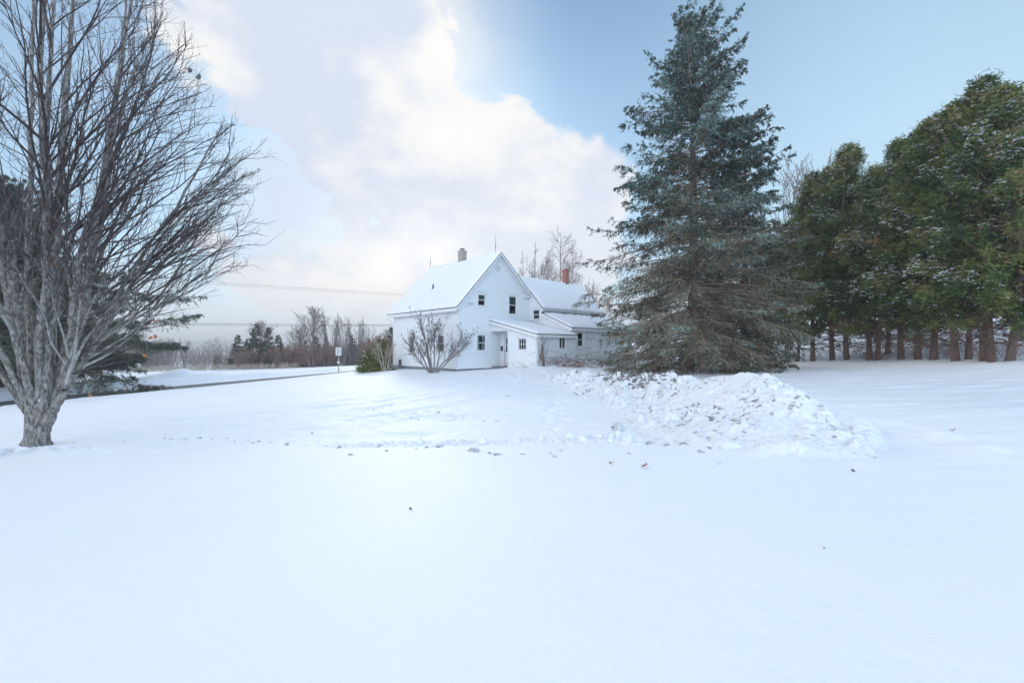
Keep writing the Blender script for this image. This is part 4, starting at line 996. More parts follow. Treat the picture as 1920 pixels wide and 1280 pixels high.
ds = MB(); ds.tube([(-.30, LV+.40, zl(-.3)-.22), (-.26, LV+.30, zl(-.3)-.38), (-.07, LV+.06, zl(-.3)-.75), (-.06, LV-.03, zl(-.3)-1.0), (-.06, LV-.03, .2)], .045, 8); ds.build('downspout', M['white_paint'], house)
# round attic vent
u_, zv = ray(933.5, 503, v=0); vt = MB(); k = 20
for (r0_, r1_, o0, o1) in ((.17, .25, .0, .045),):
    V = []; 
    for r_, o_ in ((r0_, o0), (r0_, o1), (r1_, o1), (r1_, o0)): V += [PG(u_+r_*math.cos(2*math.pi*j/k), o_+.015, zv+r_*math.sin(2*math.pi*j/k)) for j in range(k)]
    vt.add(V, [(a*k+j, a*k+(j+1) % k, (a+1)*k+(j+1) % k, (a+1)*k+j) for a in range(3) for j in range(k)])
vo = vt.build('attic_vent', M['white_paint'], house)
lv = MB()
for j in range(6):
    zz = zv-.15+.05*j+.025; hw = math.sqrt(max(.17**2-(zz-zv)**2, 0)); lv.add([PG(u_-hw, .04, zz-.022), PG(u_+hw, .04, zz-.022), PG(u_+hw, .018, zz+.022), PG(u_-hw, .018, zz+.022)], [(0, 1, 2, 3)])
lv.build('louvre', M['soffit'], vo)
# flood light
u_, zf = ray(879, 569, v=0); fl = MB(); fl.tube([PG(u_, .0, zf), PG(u_, .06, zf)], .06, 10)
for s_ in (-1, 1): fl.tube([PG(u_, .06, zf), PG(u_+s_*.08, .12, zf+.03), PG(u_+s_*.13, .18, zf-.0), PG(u_+s_*.17, .24, zf-.04)], [.015, .02, .04, .055], 8)
fl.build('flood_light', M['metal_grey'], house)
# chimneys
def chimney(u, v, zb, zt, hw, mat, cap=True):
    c = MB(); c.box(u-hw, u+hw, v-hw, v+hw, zb, zt-.16); c.box(u-hw-.025, u+hw+.025, v-hw-.025, v+hw+.025, zt-.16, zt-.02); o = c.build('chimney', M[mat], house)
    f = MB(); f.tube([(u, v, zt-.02), (u, v, zt+.10)], .12, 12); 
    if cap: f.tube([(u, v, zt+.10), (u, v, zt+.13)], [.22, .20], 12)
    f.build('flue', M['stone'], o)
chimney(RU, 4.30, 7.2, 9.02, .235, 'brick_pale'); chimney(11.64, .85, 6.2, 8.10, .20, 'brick_red', cap=False)
for (v, h) in ((LV+.25, 1.15), (.35, 1.35)):
    l = MB(); l.tube([(RU, v, RZ), (RU, v, RZ+.5), (RU, v, RZ+h)], [.016, .014, .008], 6); l.tube([(RU, v, RZ+.42), (RU, v, RZ+.5), (RU, v, RZ+.58)], [.01, .045, .01], 8); l.build('lightning_rod', M['metal_dark'], house)
# roof vent pipe
vp = MB(); pu, pv = 1.62, 3.0
vp.tube([(1.25, 4.9, zl(1.25)), (1.25, 4.9, zl(1.25)+.46)], .055, 10); vp.tube([(1.25, 4.9, zl(1.25)+.0), (1.22, 4.9, zl(1.25)+.17)], [.13, .06], 10); vp.build('vent_pipe', M['metal_dark'], house)
cv = MB(); v_, z_ = ray(751, 681, u=0); cv.box(LV-v_-.17, LV-v_+.17, .02, .07, .18, .62, PS); cv.build('cellar_vent', M['metal_dark'], house)
# leaves caught along the porch roof edge
db = MB()
for i in range(150):
    t = random.random(); v = -.2-3.7*t; u = WU-.07-random.random()*.16*(1.2-t*.3); z = ze(v)+.05+random.random()*.07; s_ = random.uniform(.02, .05); a = random.uniform(0, 6)
    db.add([(u+s_*math.cos(a+q1*1.9+.3), v+s_*math.sin(a+q1*1.9), z+random.uniform(-.03, .03)) for q1 in range(4)], [(0, 1, 2, 3)])
for i in range(60):
    u = random.uniform(4.3, WU-.1); v = -.08-random.random()*.1; z = ze(v)+.05+random.random()*.06; s_ = random.uniform(.02, .045); a = random.uniform(0, 6)
    db.add([(u+s_*math.cos(a+q1*1.6), v+s_*math.sin(a+q1*1.6), z+random.uniform(-.02, .03)) for q1 in range(4)], [(0, 1, 2, 3)])
tag(db.build('leaf_litter', M['clod']), 'dry leaves caught along the upper edge of the porch roof', 'leaf litter', kind='stuff')
lit = bpy.data.objects['leaf_litter']; lit.location = C0; lit.rotation_euler = (0, 0, HA)

_dp = []
for i in range(150):
    px = random.gauss(1200, 38); Y = random.uniform(15, 20); x = (px-960)/FP*Y; _dp.append((x, Y, surf_z(x, Y)-.02))
def debris():
    S = np.repeat(np.array(_dp), 7, 0)+rng.normal(size=(len(_dp)*7, 3))*np.array([.12, .12, .0]); D = rng.normal(size=S.shape); D[:, 2] = np.abs(D[:, 2])*.45
    P = grow(S, D, rng.uniform(.06, .28, len(S)), 4, wob=.2); return mk('twig_debris', *tubes(P, .018, .010, 3), M['clod'])
tag(debris(), 'dark twigs and soil scattered over the far end of the snow pile', 'debris', kind='stuff')
# ------------------------------------------------------------------ shrubs by the house
def lilac():
    x, y, z = ground_at(812, 27.6); e = empty('lilac_bush', (x, y, z)); n = 9
    a = np.array([2.9, 2.3, 3.5, .2, -.3, 1.6, 4.6, .6, 2.0]); sp_ = np.array([.95, .62, 1.1, .85, .6, .25, .3, .35, .4])
    S = np.stack([np.cos(a)*.12, np.sin(a)*.12, np.full(n, -.1)], -1); D = np.stack([np.cos(a)*sp_, np.sin(a)*sp_*.5, np.ones(n)], -1)
    P0 = grow(S, D, np.array([2.9, 3.3, 2.3, 3.0, 2.9, 3.4, 2.8, 3.1, 3.4]), 9, amt=.25, wob=.07)
    mk('stems', *tubes(P0, .055, .016, 6), M['bark_grey'], e, smooth=True)
    s1, d1, p1, t1 = kids(P0, 15, .28, 1., .6, .15); L1 = rng.uniform(.4, 1.25, len(s1)); P1 = grow(s1, d1, L1, 6, amt=.5, wob=.09)
    s2, d2, p2, t2 = kids(P1, 7, .2, 1., .5, .2); P2 = grow(s2, d2, rng.uniform(.15, .5, len(s2)), 4, amt=.5, wob=.1)
    mk('twigs', *join([tubes(P1, .014, .007, 4), tubes(P2, .007, .005, 3)]), M['bark_grey'], e)
    tips = P2[rng.random(len(P2)) < .34]; q_ = tips[:, -1]; v, f, t = needles(q_, nrm(tips[:, -1]-tips[:, -2]), .10, .028, 7, rng.uniform(0, .3, len(q_)), spread=.7)
    mk('seed_heads', v, f, M['twig_red2'], e, attr={'tint': t})
    tag(e, 'large leafless lilac with dark seed heads against the side wall of the house', 'shrub')
M['twig_red2'] = simple('seed_heads', (.11, .10, .11), (.22, .18, .18), 3, .95)
lilac()
def leafy(name, loc, rx, ry, h, mat, n, seed=1, bl=.07, snow=0, cone=.3):
    e = empty(name, loc); r_ = nrm(rng.normal(size=(n, 3))); r_[:, 2] = np.abs(r_[:, 2]); k = rng.uniform(.45, 1.05, n)[:, None]
    C = r_*k*np.array([rx, ry, h]); sh = 1-cone*(C[:, 2:3]/h); C[:, :2] *= sh; C += rng.normal(size=C.shape)*.05; C[:, 2] = np.abs(C[:, 2])
    C *= (1+.12*np.sin(C[:, 2:3]*6/h+np.arctan2(C[:, 1:2], C[:, 0:1])*3))
    ti = np.clip(rng.normal(.45, .2, n), 0, 1); d_ = nrm(r_+np.array([0, 0, .6])+rng.normal(size=C.shape)*.4)
    v, f, t = needles(C, d_, bl, bl*.3, 6, ti); mk('foliage', v, f, M[mat], e, attr={'tint': t})
    S = np.zeros((14, 3)); D = rng.normal(size=(14, 3))*.6; D[:, 2] = 1.; P = grow(S, D, np.full(14, h*.8), 5, wob=.1); mk('stems', *tubes(P, .03, .01, 4), M['bark_dark'], e)
    if snow:
        sel = rng.choice(n, snow); b0 = C[sel]*1.04; b0[:, 2] += .03; m = snow; aa = rng.uniform(0, 2*np.pi, m); x1 = np.stack([np.cos(aa), np.sin(aa), -.2+0*aa], -1)*rng.uniform(.04, .12, m)[:, None]; x2 = np.stack([-np.sin(aa), np.cos(aa), 0*aa], -1)*.04; up = np.array([0, 0, .035])
        V = np.stack([b0-x1, b0-x2, b0+x1, b0+x2, b0+up], 1).reshape(-1, 3); i0 = np.arange(m)[:, None]*5
        tag(mk('snow', V, np.concatenate([i0+np.array([[0, 1, 4]]), i0+np.array([[1, 2, 4]]), i0+np.array([[2, 3, 4]]), i0+np.array([[3, 0, 4]])]), M['leaf_snow'], e), kind='stuff')
    return e
e = leafy('evergreen_shrub', ground_at(699, 33.0, -.05), 1.35, 1.2, 1.75, 'yew', 5200, bl=.075, snow=150)
tag(e, 'rounded green-gold evergreen shrub dusted with snow at the far corner of the house', 'shrub')
e = leafy('evergreen_shrub', ground_at(716, 36.5, -.05), 1.5, 1.3, 2.6, 'yew', 4200, bl=.09, cone=.45)
for ch in e.children:
    if ch.name.startswith('foliage'): ch.data.materials[0] = M['russet']if 'russet' in M else ch.data.materials[0]
tag(e, 'taller bronze-tinged shrub just behind the green-gold one by the house corner', 'shrub')
e = bare_tree('bare_shrub', 2.5, 1.0, stems=4, n1=9, n2=5, n3=3, tw=.006, clear=.2, r0=.04, bark='twig_pale', twig='twig_pale'); e.location = ground_at(721, 32.2); tag(e, 'small pale-stemmed bare bush in front of the evergreen shrub by the house corner', 'shrub')
e = leafy('low_shrub', ground_at(733, 32.8, -.05), .5, .4, .5, 'yew', 500, bl=.06, snow=120); tag(e, 'knee-high shrub almost buried in snow at the foot of the far house corner', 'shrub')
# pruned stump with twigs, tangled brambles, low dogwood
def stump():
    x, y, z = ground_at(1019, 26.4); e = empty('pruned_shrub', (x, y, z)); mb = MB()
    mb.tube([(0, 0, -.1), (-.02, 0, .4), (-.10, 0, .8), (-.06, 0, 1.15), (-.10, 0, 1.3)], [.085, .08, .07, .075, .045], 8); mb.tube([(-.05, 0, .3), (-.2, .03, .55), (-.24, .03, .75)], [.06, .05, .03], 7)
    mb.build('trunk', M['bark_cedar'], e, smooth=True)
    S = np.array([[0, 0, .1]]*9+[[-.08, 0, 1.2]]*4); D = np.array([[.5*random.uniform(-.4, 1.2), 0, 1] for _ in range(13)]); P = grow(S, D, rng.uniform(.7, 1.9, 13), 7, amt=.1, wob=.09); P[9:] = grow(S[9:], D[9:], np.array([.5, .4, .6, .3]), 7, wob=.1)
    s, d_, p, t = kids(P, 6, .3, 1, .6); Q = grow(s, d_, rng.uniform(.12, .4, len(s)), 4, amt=.2, wob=.1); mk('twigs', *join([tubes(P, .012, .005, 4), tubes(Q, .006, .004, 3)]), M['twig_grey'], e)
    tag(e, 'hard-pruned shrub with a thick stub and thin shoots in front of the porch wall', 'shrub')
stump()
def bramble(px, Y, n, L, w_, lab, mat='twig_grey', snow=True, flat=.9):
    x, y, z = ground_at(px, Y); e = empty('bramble_bush', (x, y, z)); a = rng.uniform(0, 2*np.pi, n)
    S = np.stack([rng.normal(size=n)*w_*.35, rng.normal(size=n)*.25, np.zeros(n)], -1); D = np.stack([np.cos(a)*flat, np.sin(a)*.4, rng.uniform(.5, 1.4, n)], -1)
    P = grow(S, D, L*rng.uniform(.4, 1.1, n), 10, bend=(0, 0, -1), amt=1.7, wob=.08); P[..., 2] = np.maximum(P[..., 2], .02)
    s, d_, p, t = kids(P, 6, .15, 1, .7); Q = grow(s, d_, rng.uniform(.12, .45, len(s)), 4, bend=(0, 0, -1), amt=.3, wob=.12); Q[..., 2] = np.maximum(Q[..., 2], .02)
    mk('canes', *join([tubes(P, .011, .005, 4), tubes(Q, .006, .004, 3)]), M[mat], e)
    if snow:
        m = 60; b0 = Q[rng.choice(len(Q), m), 1]*np.array([.6, 1, .8])+np.array([.25, -.1, 0]); aa = rng.uniform(0, 6, m); x1 = np.stack([np.cos(aa), np.sin(aa), 0*aa], -1)*rng.uniform(.05, .13, m)[:, None]; x2 = np.stack([-np.sin(aa), np.cos(aa), 0*aa], -1)*.05; up = np.array([0, 0, .05])
        V = np.stack([b0-x1, b0-x2, b0+x1, b0+x2, b0+up], 1).reshape(-1, 3); i0 = np.arange(m)[:, None]*5
        tag(mk('snow', V, np.concatenate([i0+np.array([[0, 1, 4]]), i0+np.array([[1, 2, 4]]), i0+np.array([[2, 3, 4]]), i0+np.array([[3, 0, 4]])]), M['leaf_snow'], e), kind='stuff')
    tag(e, lab, 'shrub'); return e
bramble(1068, 26.6, 46, 1.9, 1.5, 'tangled reddish bush bent under snow in front of the porch and shed windows', 'twig_red')
bramble(1088, 28.2, 26, 3.0, 1.6, 'long arching bare canes against the blue-white shed wall', 'twig_grey', False, 1.3)
bramble(1150, 29.0, 30, 1.5, 1.0, 'small brushy bush at the base of the shed wall beside the spruce', 'twig_grey', False, .8)
bramble(975, 25.9, 5, .8, .5, 'few dry weed stalks under the six-pane porch window', 'twig_pale', False, .5)

# ------------------------------------------------------------------ trees behind the house, right, and the far treeline
bt = [bare_tree('bare_tree', 15, 3.4, 4, n1=17, n2=7, n3=4, tw=.012, clear=.15, r0=.13, fan=.8, up=.3),
      bare_tree('bare_tree', 15, 3.2, 1, n1=44, n2=8, n3=4, tw=.012, clear=.12, r0=.17, fan=1.0, up=.2),
      bare_tree('bare_tree', 12, 4.4, 1, n1=34, n2=9, n3=5, tw=.018, clear=.28, r0=.24, fan=.75),
      bare_tree('bare_tree', 12, 2.4, 4, n1=16, n2=7, n3=4, tw=.018, clear=.2, r0=.11, fan=.5),
      bare_tree('bare_tree', 6, 3.2, 5, n1=14, n2=7, n3=4, tw=.018, clear=.05, r0=.07, twig='twig_red', bark='twig_grey', fan=.7)]
usedb = set()
def put_bare(k, px, Y, ytop, lab, wide=1., rz=None, grp='bare trees of the far treeline'):
    o = bt[k] if k not in usedb else copy_tree(bt[k]); usedb.add(k)
    H = [15, 15, 12, 12, 6][k]; g_ = ground_at(px, Y, -.1); top = CAMZ-(ytop-HZ)/FP*Y; s = (top-g_[2])/H
    o.location = g_; o.scale = (s*wide, s*wide, s); o.rotation_euler = (0, 0, random.uniform(0, 6) if rz is None else rz); tag(o, lab, 'shrub' if k == 4 else 'tree', grp); return o
G2 = 'bare trees behind the house'
put_bare(0, 1003, 52, 434, 'bare multi-stemmed tree behind the house, left of the red chimney', .95, grp=G2)
put_bare(1, 1050, 54, 424, 'bare single-stem tree directly behind the red chimney', .85, grp=G2)
put_bare(0, 978, 56, 462, 'bare tree at the left of the group behind the house, beside the gable peak', .8, grp=G2)
put_bare(1, 1072, 57, 450, 'bare tree just right of the red chimney behind the wing', .7, grp=G2)
put_bare(1, 1026, 60, 468, 'thin bare tree between the two taller ones behind the wing roof', .55, grp=G2)
put_bare(3, 1098, 58, 505, 'bare tree behind the wing roof slope right of the red chimney', .8, grp=G2)
put_bare(0, 1122, 62, 528, 'low bare tree at the left edge of the spruce, beyond the wing roof', 1., grp=G2)
put_bare(3, 1482, 46, 250, 'bare tree rising above the cedars just right of the spruce', .85, grp=None)
TL = [(3, 296, 84, 625, 'bare tree above the pale mist, directly right of the maple twigs'), (3, 322, 86, 622, 'pale-stemmed bare tree left of the gap where the far hill shows'),
      (3, 345, 90, 628, 'short bare tree at the left rim of the gap in the treeline'), (1, 392, 110, 632, 'tiny far bare tree in the middle of the treeline gap'), (1, 408, 115, 628, 'slightly taller far bare tree in the treeline gap, right of the tiny one'),
      (2, 492, 82, 602, 'spreading bare tree rising behind the dark pines left of centre'), (2, 586, 80, 576, 'broad round-crowned bare tree, the fullest in the far treeline'),
      (3, 622, 80, 574, 'upright bare tree just right of the round-crowned one'), (0, 645, 78, 578, 'bare tree standing straight above the road sign'), (3, 668, 80, 582, 'bare tree midway between the road sign and the house shrubs'), (0, 690, 84, 596, 'lower bare tree behind the green-gold shrub'),
      (2, 250, 84, 612, 'bare tree seen through the lowest maple twigs'), (2, 205, 86, 605, 'bare tree in the hazy wood just right of the maple trunk'), (2, 560, 84, 612, 'small bare tree in front of the left shoulder of the round-crowned one'), (2, 728, 84, 618, 'bare tree whose crown touches the far corner of the house')]
for k, px, Y, yt, lab in TL: put_bare(k, px, Y, yt, lab, 1.15 if k == 2 else .95)
BL = [(455, 74, 650, 'grey-brown thicket bush at the left foot of the dark pines'), (480, 76, 655, 'pinkish low bush below the dark pines'), (530, 74, 645, 'reddish bush right of the dark pines'), (556, 76, 640, 'reddish bush below the small bare tree'),
      (585, 74, 636, 'tallest reddish bush, under the round-crowned tree'), (612, 76, 642, 'reddish bush left of the road sign'), (700, 72, 628, 'russet bush behind the green-gold shrub'), (722, 74, 622, 'russet bush beside the far house corner'), (738, 76, 626, 'russet bush cut off by the house wall'), (425, 80, 662, 'low grey bush at the right end of the mist'), (650, 84, 650, 'grey bush right behind the road sign'), (675, 84, 645, 'grey bush left of the green-gold shrub')]
for px, Y, yt, lab in BL: put_bare(4, px, Y, yt, lab, 1.25, grp='bushes of the far treeline')
# far conifers
def prof_f(f): return float(np.interp(f, [0, .06, .25, .6, 1], [1., 2.6, 2.5, 1.5, .1]))
fc = [spruce('pine_tree', 9, prof_f, z0=.5, dens=.55, zlow=-3, seed=21, twl=.26), spruce('pine_tree', 9, lambda f: prof_f(f)*.8, z0=.5, dens=.5, zlow=-3, seed=22, twl=.26)]
for e in fc:
    for ch in e.children:
        if ch.name.startswith('foliage'): ch.data.materials[0] = M['pine_far']
FL = [(0, 446, 80, 628, 'dark pine at the left end of the pine clump in the far treeline'), (1, 461, 84, 640, 'small pine between the left pine and the tallest pair'), (0, 480, 78, 608, 'tallest dark pine in the clump left of the centre'), (1, 503, 78, 614, 'pine just right of the tallest in the clump'), (0, 522, 79, 628, 'pine at the right end of the clump, half tinted by reddish brush'),
      (1, 572, 84, 638, 'dark pine under the left half of the round-crowned bare tree'), (0, 592, 85, 630, 'dark pine in front of the round-crowned trunk'), (1, 612, 84, 634, 'dark pine left of the road sign'), (0, 660, 88, 628, 'dark pine between bare stems right of the road sign'), (1, 734, 80, 614, 'pointed pine beside the far corner of the house'), (0, 405, 82, 666, 'small dark pine in the mist at the foot of the far hill'),
      (0, 180, 84, 632, 'dim pine behind the maple trunk'), (1, 225, 86, 640, 'dim pine in the hazy wood above the shed'), (0, 270, 84, 642, 'dim pine at the left edge of the mist'), (1, 150, 80, 628, 'dim pine left of the small shed, behind the maple limbs')]
usedf = set()
for k, px, Y, yt, lab in FL:
    o = fc[k] if k not in usedf else copy_tree(fc[k]); usedf.add(k)
    g_ = ground_at(px, Y, -.1); top = CAMZ-(yt-HZ)/FP*Y; s = (top-g_[2])/9; o.location = g_; o.scale = (s, s, s); o.rotation_euler = (0, 0, random.uniform(0, 6)); tag(o, lab, 'tree', 'pines of the far treeline')
pts = []
for i in range(900):
    px = random.uniform(60, 745)
    if 300 < px < 435 and random.random() < .65: continue
    Y = random.uniform(78, 96); x = (px-960)/FP*Y; pts.append((x, Y, gz(x, Y)))
tag(thicket('brush', pts, 4.4, 'twig_grey', 6, .024, .30), 'grey-brown brush filling the far treeline', 'brush', kind='stuff')
pts = []
for i in range(420):
    px = random.uniform(360, 1250); Y = random.uniform(90, 115) if px > 740 else random.uniform(98, 110); x = (px-960)/FP*Y; pts.append((x, Y, gz(x, Y)))
tag(thicket('brush', pts, 4.0, 'twig_grey', 4, .02, .35), 'far brush behind the first line of trees', 'brush', kind='stuff')
# dry weeds along the edge of the field
pts = []
for i in range(500):
    px = random.uniform(120, 560); Y = random.uniform(70, 75); x = (px-960)/FP*Y; pts.append((x, Y, gz(x, Y)))
tag(thicket('weeds', pts, 1.0, 'twig_pale', 4, .014, .2), 'tan weeds along the far field edge', 'weeds', kind='stuff')

# ------------------------------------------------------------------ small shed, road sign, cables
x, y, z = ground_at(236, 72); sh = empty('small_shed', (x, y, z), .35); mb = MB(); mb.box(-1.3, 1.3, -1.6, 1.6, -.3, .75); mb.build('wall', M['metal_grey'], sh)
mb = MB(); k = 9; pr = [(-1.5*math.cos(math.pi*i/(k-1)), .70+.75*math.sin(math.pi*i/(k-1))) for i in range(k)]
V = [(a, v, b) for v in (-1.75, 1.75) for a, b in pr]; mb.add(V, [(i, i+1, k+i+1, k+i) for i in range(k-1)]+[tuple(range(k))[::-1], tuple(range(k, 2*k))]); mb.build('roof', M['pale_roof'], sh, smooth=False)
tag(sh, 'small pale green round-roofed shed at the far field edge behind the maple', 'shed')
x, y, z = ground_at(635, 43.5); z = CAMZ-(699-HZ)/FP*43.5; sg = empty('road_sign', (x, y, z), -.1); mb = MB(); mb.box(-.05, .05, -.02, .02, -.5, 2.5); mb.build('post', M['galv'], sg)
mb = MB(); mb.box(-.30, .30, -.035, -.022, 1.72, 2.52); pn = mb.build('panel', M['sign_white'], sg)
mb = MB(); mb.box(-.28, .28, -.040, -.036, 1.72+.40-.012, 1.72+.40+.012)
for k in range(3): mb.box(-.2, .2, -.040, -.036, 2.18+.1*k, 2.22+.1*k)
mb.box(-.12, -.05, -.040, -.036, 1.80, 2.05); mb.box(.04, .10, -.040, -.036, 1.80, 2.05); mb.box(-.12, .10, -.0405, -.0365, 1.99, 2.03)
mb.build('lettering', M['galv'], pn)
mb = MB(); mb.box(-.13, .13, -.034, -.022, .95, 1.15); mb.build('reflector', M['sign_white'], sg)
tag(sg, 'narrow white road sign on a grey post at the near edge of the road', 'road sign')
def cable(a, b, r, sagm, lab):
    a = Vector(at(*a)); b = Vector(at(*b)); a0 = a-(b-a)*.6; n = 24; mb = MB()
    mb.tube([a0+(b-a0)*(i/n)-Vector((0, 0, sagm*4*(i/n)*(1-i/n))) for i in range(n+1)], r, 5); tag(mb.build('power_line', M['cable']), lab, 'power line', 'power lines along the road')
cable((200, 604, 60), (900, 610, 78), .030, .1, 'upper cable of the low pair crossing the treeline')
cable((200, 607, 60), (900, 612.5, 78), .022, .1, 'lower cable of the low pair crossing the treeline')
cable((300, 521, 50), (900, 560, 70), .014, .1, 'upper cable of the faint high pair left of the roof')
cable((300, 525, 50), (900, 563, 70), .012, .1, 'lower cable of the faint high pair left of the roof')

# ------------------------------------------------------------------ clods and leaves on the snow
def clod_mesh(seed, nm='clod'):
    rs_ = random.Random(seed); import bmesh
    bm = bmesh.new(); n = rs_.randint(5, 9)
    for k in range(n):
        r = rs_.uniform(.28, .62) if k else .7; a = rs_.uniform(0, 6.28); d = 0 if k == 0 else rs_.uniform(.3, .85)
        g = bmesh.ops.create_icosphere(bm, subdivisions=2, radius=r); sx, sy, sz = rs_.uniform(.7, 1.3), rs_.uniform(.6, 1.1), rs_.uniform(.45, .9); off = Vector((seed*3.1+k, seed*1.7, k*.9))
        for v in g['verts']:
            m_n = mnoise.noise(v.co/r*1.3+off)*.7+mnoise.noise(v.co/r*3+off)*.35; v.co *= 1+m_n
            v.co = Vector((v.co.x*sx+math.cos(a)*d, v.co.y*sy+math.sin(a)*d*.7, v.co.z*sz-.1*d))
    me = bpy.data.meshes.new(nm); bm.to_mesh(me); bm.free(); return me
def clod_mat():
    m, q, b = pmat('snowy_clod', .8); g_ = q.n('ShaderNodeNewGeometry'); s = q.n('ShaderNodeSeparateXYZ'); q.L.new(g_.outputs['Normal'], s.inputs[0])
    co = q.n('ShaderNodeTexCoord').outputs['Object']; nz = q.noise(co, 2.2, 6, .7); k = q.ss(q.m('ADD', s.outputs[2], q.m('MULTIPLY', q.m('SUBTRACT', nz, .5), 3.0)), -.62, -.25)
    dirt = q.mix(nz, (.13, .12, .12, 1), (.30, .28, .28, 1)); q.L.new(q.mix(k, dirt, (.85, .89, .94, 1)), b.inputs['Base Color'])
    bp = q.n('ShaderNodeBump'); bp.inputs[0].default_value = .8; bp.inputs[1].default_value = .12; q.L.new(q.noise(co, 5, 6, .7), bp.inputs['Height']); q.L.new(bp.outputs[0], b.inputs['Normal']); return m
CM = clod_mat(); CMS = [clod_mesh(i) for i in range(8)]

for me in CMS: me.materials.append(CM)
def soil_mat():
    m, q, b = pmat('soil_clod', .9); co = q.n('ShaderNodeTexCoord').outputs['Object']; nz = q.noise(co, 3.2, 6, .7)
    q.L.new(q.mix(q.ss(nz, .52, .60), q.mix(nz, (.08, .07, .06, 1), (.20, .18, .16, 1)), (.82, .86, .9, 1)), b.inputs['Base Color']); return m
SMS = [m_.copy() for m_ in CMS[:4]]; _sm = soil_mat()
for me in SMS: me.materials.clear(); me.materials.append(_sm)
def clod(px, py, s, lab, grp, pile=False, k=None):
    # find the ground point under that photo position
    k_ = (px-960)/FP; Y = 4.9
    while Y < 30:
        z_ = surf_z(k_*Y, Y)
        if CAMZ-(py-HZ)/FP*Y <= z_: break
        Y += .05
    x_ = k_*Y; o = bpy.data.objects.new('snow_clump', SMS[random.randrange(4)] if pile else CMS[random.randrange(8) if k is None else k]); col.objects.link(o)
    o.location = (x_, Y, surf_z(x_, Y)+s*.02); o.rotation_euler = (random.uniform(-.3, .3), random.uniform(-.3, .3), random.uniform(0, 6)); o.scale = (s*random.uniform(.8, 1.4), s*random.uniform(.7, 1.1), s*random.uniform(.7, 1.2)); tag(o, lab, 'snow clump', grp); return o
LA = 'small dirty snow clump in the plowed line between the maple and the snow pile'
for (px, py, s) in ((308, 822, .05), (320, 824, .05), (345, 824, .05), (372, 822, .09), (398, 823, .05), (425, 822, .06), (440, 828, .04), (465, 826, .05), (475, 830, .05), (485, 828, .05), (538, 834, .08), (510, 830, .04), (585, 813, .06), (612, 836, .04), (637, 838, .07), (632, 840, .04), (712, 836, .08), (725, 846, .06), (800, 838, .05), (660, 852, .05), (232, 829, .04), (140, 830, .04),
                    (917, 851, .06), (932, 853, .09), (980, 853, .05), (1032, 850, .04), (1040, 856, .05), (1052, 846, .04), (780, 842, .03)): clod(px, py, s*.62, LA, 'clumps in the plowed line')
clod(824, 838, .085, 'grassy dirty snow clump right of centre in the plowed line, with a tail of crumbs', None); clod(886, 845, .10, 'largest dark-flecked snow clump in the plowed line, nearest the middle of the picture', None)
LB = 'small dark crumb of frozen dirt on the driveway between the wheel tracks'
for (px, py, s) in ((684, 770, .05), (690, 768, .06), (700, 767, .05), (710, 766, .05), (718, 765, .04), (735, 760, .06), (785, 787, .05), (822, 774, .09), (848, 774, .04), (858, 770, .04), (908, 789, .05), (930, 790, .05), (953, 744, .05), (770, 785, .04), (244, 782, .04), (270, 778, .04), (286, 783, .04), (312, 780, .04), (284, 786, .03)): clod(px, py, s*.6, LB, 'dirt crumbs on the driveway')
clod(1160, 806, .20, 'lone pyramid-shaped block of snow standing left of the snow pile', None, k=2).scale = (.17, .15, .24)
LC = 'dirt-streaked chunk of snow at the front foot of the snow pile'
for (px, py, s) in ((1218, 832, .13), (1252, 836, .10), (1285, 832, .11), (1315, 848, .12), (1330, 840, .08), (1305, 812, .10), (1338, 810, .08), (1330, 822, .07), (1365, 798, .07), (1398, 786, .08), (1430, 820, .05), (1525, 818, .08), (1565, 824, .10), (1278, 785, .07), (1288, 790, .06), (1302, 774, .05), (1448, 777, .09), (1480, 768, .11), (1500, 762, .10), (1515, 748, .09), (1400, 756, .07), (1415, 730, .08), (1345, 748, .07), (1238, 768, .06), (1290, 768, .07), (1640, 858, .05), (1350, 870, .04), (1180, 850, .05), (1490, 828, .05)): clod(px, py, s*.5, LC, 'chunks on the front of the snow pile')
LD = 'clump of snow and soil on the far end of the snow pile, under the spruce'
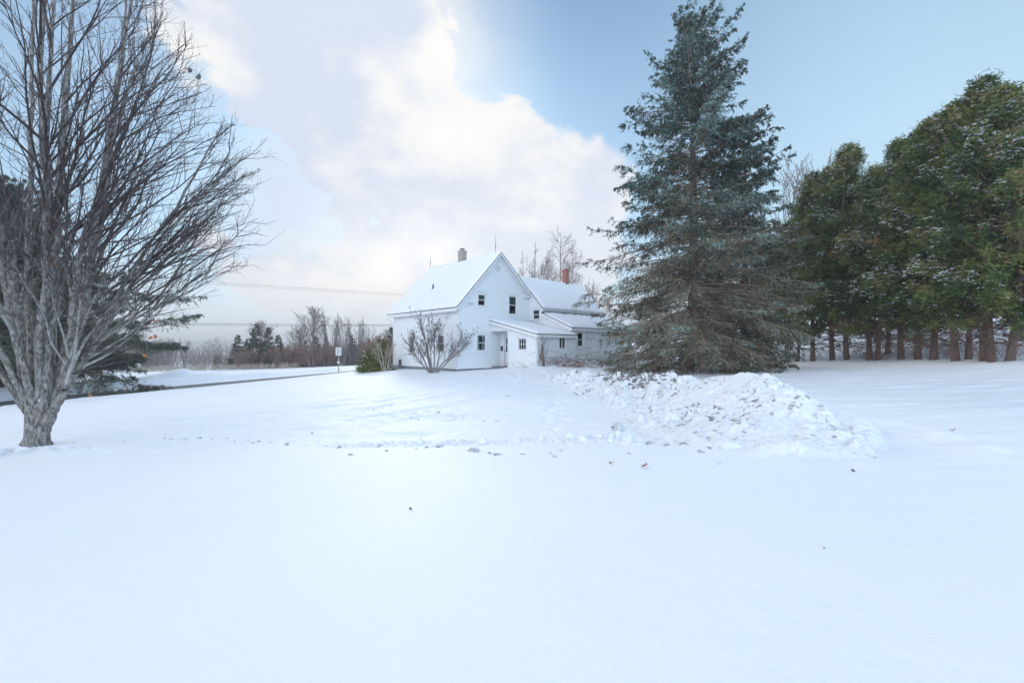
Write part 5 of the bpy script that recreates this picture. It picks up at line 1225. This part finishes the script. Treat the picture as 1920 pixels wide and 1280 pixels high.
for i in range(56): clod(random.gauss(1205, 45), random.uniform(697, 728), random.uniform(.04, .10), LD, 'clumps on the far end of the snow pile', pile=True)
def leaf(px, py, s, lab, cm=None):
    k_ = (px-960)/FP; Y = 3.
    while Y < 30 and CAMZ-(py-HZ)/FP*Y > surf_z(k_*Y, Y): Y += .02
    n = 12; mb = MB(); mb.add([(0, 0, .2)]+[(math.cos(2*math.pi*i/n)*(1 if i % 2 else .45), math.sin(2*math.pi*i/n)*(1 if i % 2 else .45), .35*random.random()+(.6 if i < 4 else 0)) for i in range(n)], [(0, i+1, (i+1) % n+1) for i in range(n)]); mb.tube([(0, 0, .2), (-.9, .3, .5), (-1.5, .4, .9)], .06, 4)
    o = mb.build('fallen_leaf', M['dead_leaf'] if not cm else M[cm]); o.location = (k_*Y, Y, surf_z(k_*Y, Y)+.004); o.scale = (s, s, s); o.rotation_euler = (0, 0, random.uniform(0, 6)); tag(o, lab, 'leaf')
leaf(1207, 876, .055, 'orange-brown curled leaf standing in the snow in front of the snow pile'); leaf(1786, 808, .05, 'red-brown leaf on the smooth snow at the right')
leaf(770, 956, .02, 'brown leaf scrap on the smooth foreground snow left of centre', 'clod'); leaf(1545, 1028, .009, 'tiny dark leaf speck on the foreground snow at the right', 'clod'); leaf(952, 744, .05, 'dark leaf on the driveway in front of the porch', 'clod')
leaf(1600, 884, .03, 'grey-brown leaf half sunk in the snow right of the snow pile foot', 'clod'); leaf(1145, 870, .035, 'thin tan leaf lying flat just left of the orange-brown one', 'dead_leaf')

# ------------------------------------------------------------------ thin cold air over the fields
hz = MB(); hz.box(-2760, 2760, -2760, 2760, -40, 38)
hm = bpy.data.materials.new('haze'); hm.use_nodes = True; q = NT(hm.node_tree); q.N.clear()
pv = q.n('ShaderNodeVolumePrincipled'); pv.inputs['Color'].default_value = (.97, .985, 1., 1); pv.inputs['Density'].default_value = .0012; pv.inputs['Anisotropy'].default_value = .2
ho = q.n('ShaderNodeOutputMaterial'); q.L.new(pv.outputs[0], ho.inputs['Volume'])
haze = hz.build('haze', hm); tag(haze, 'thin bluish winter haze over the fields', kind='stuff')
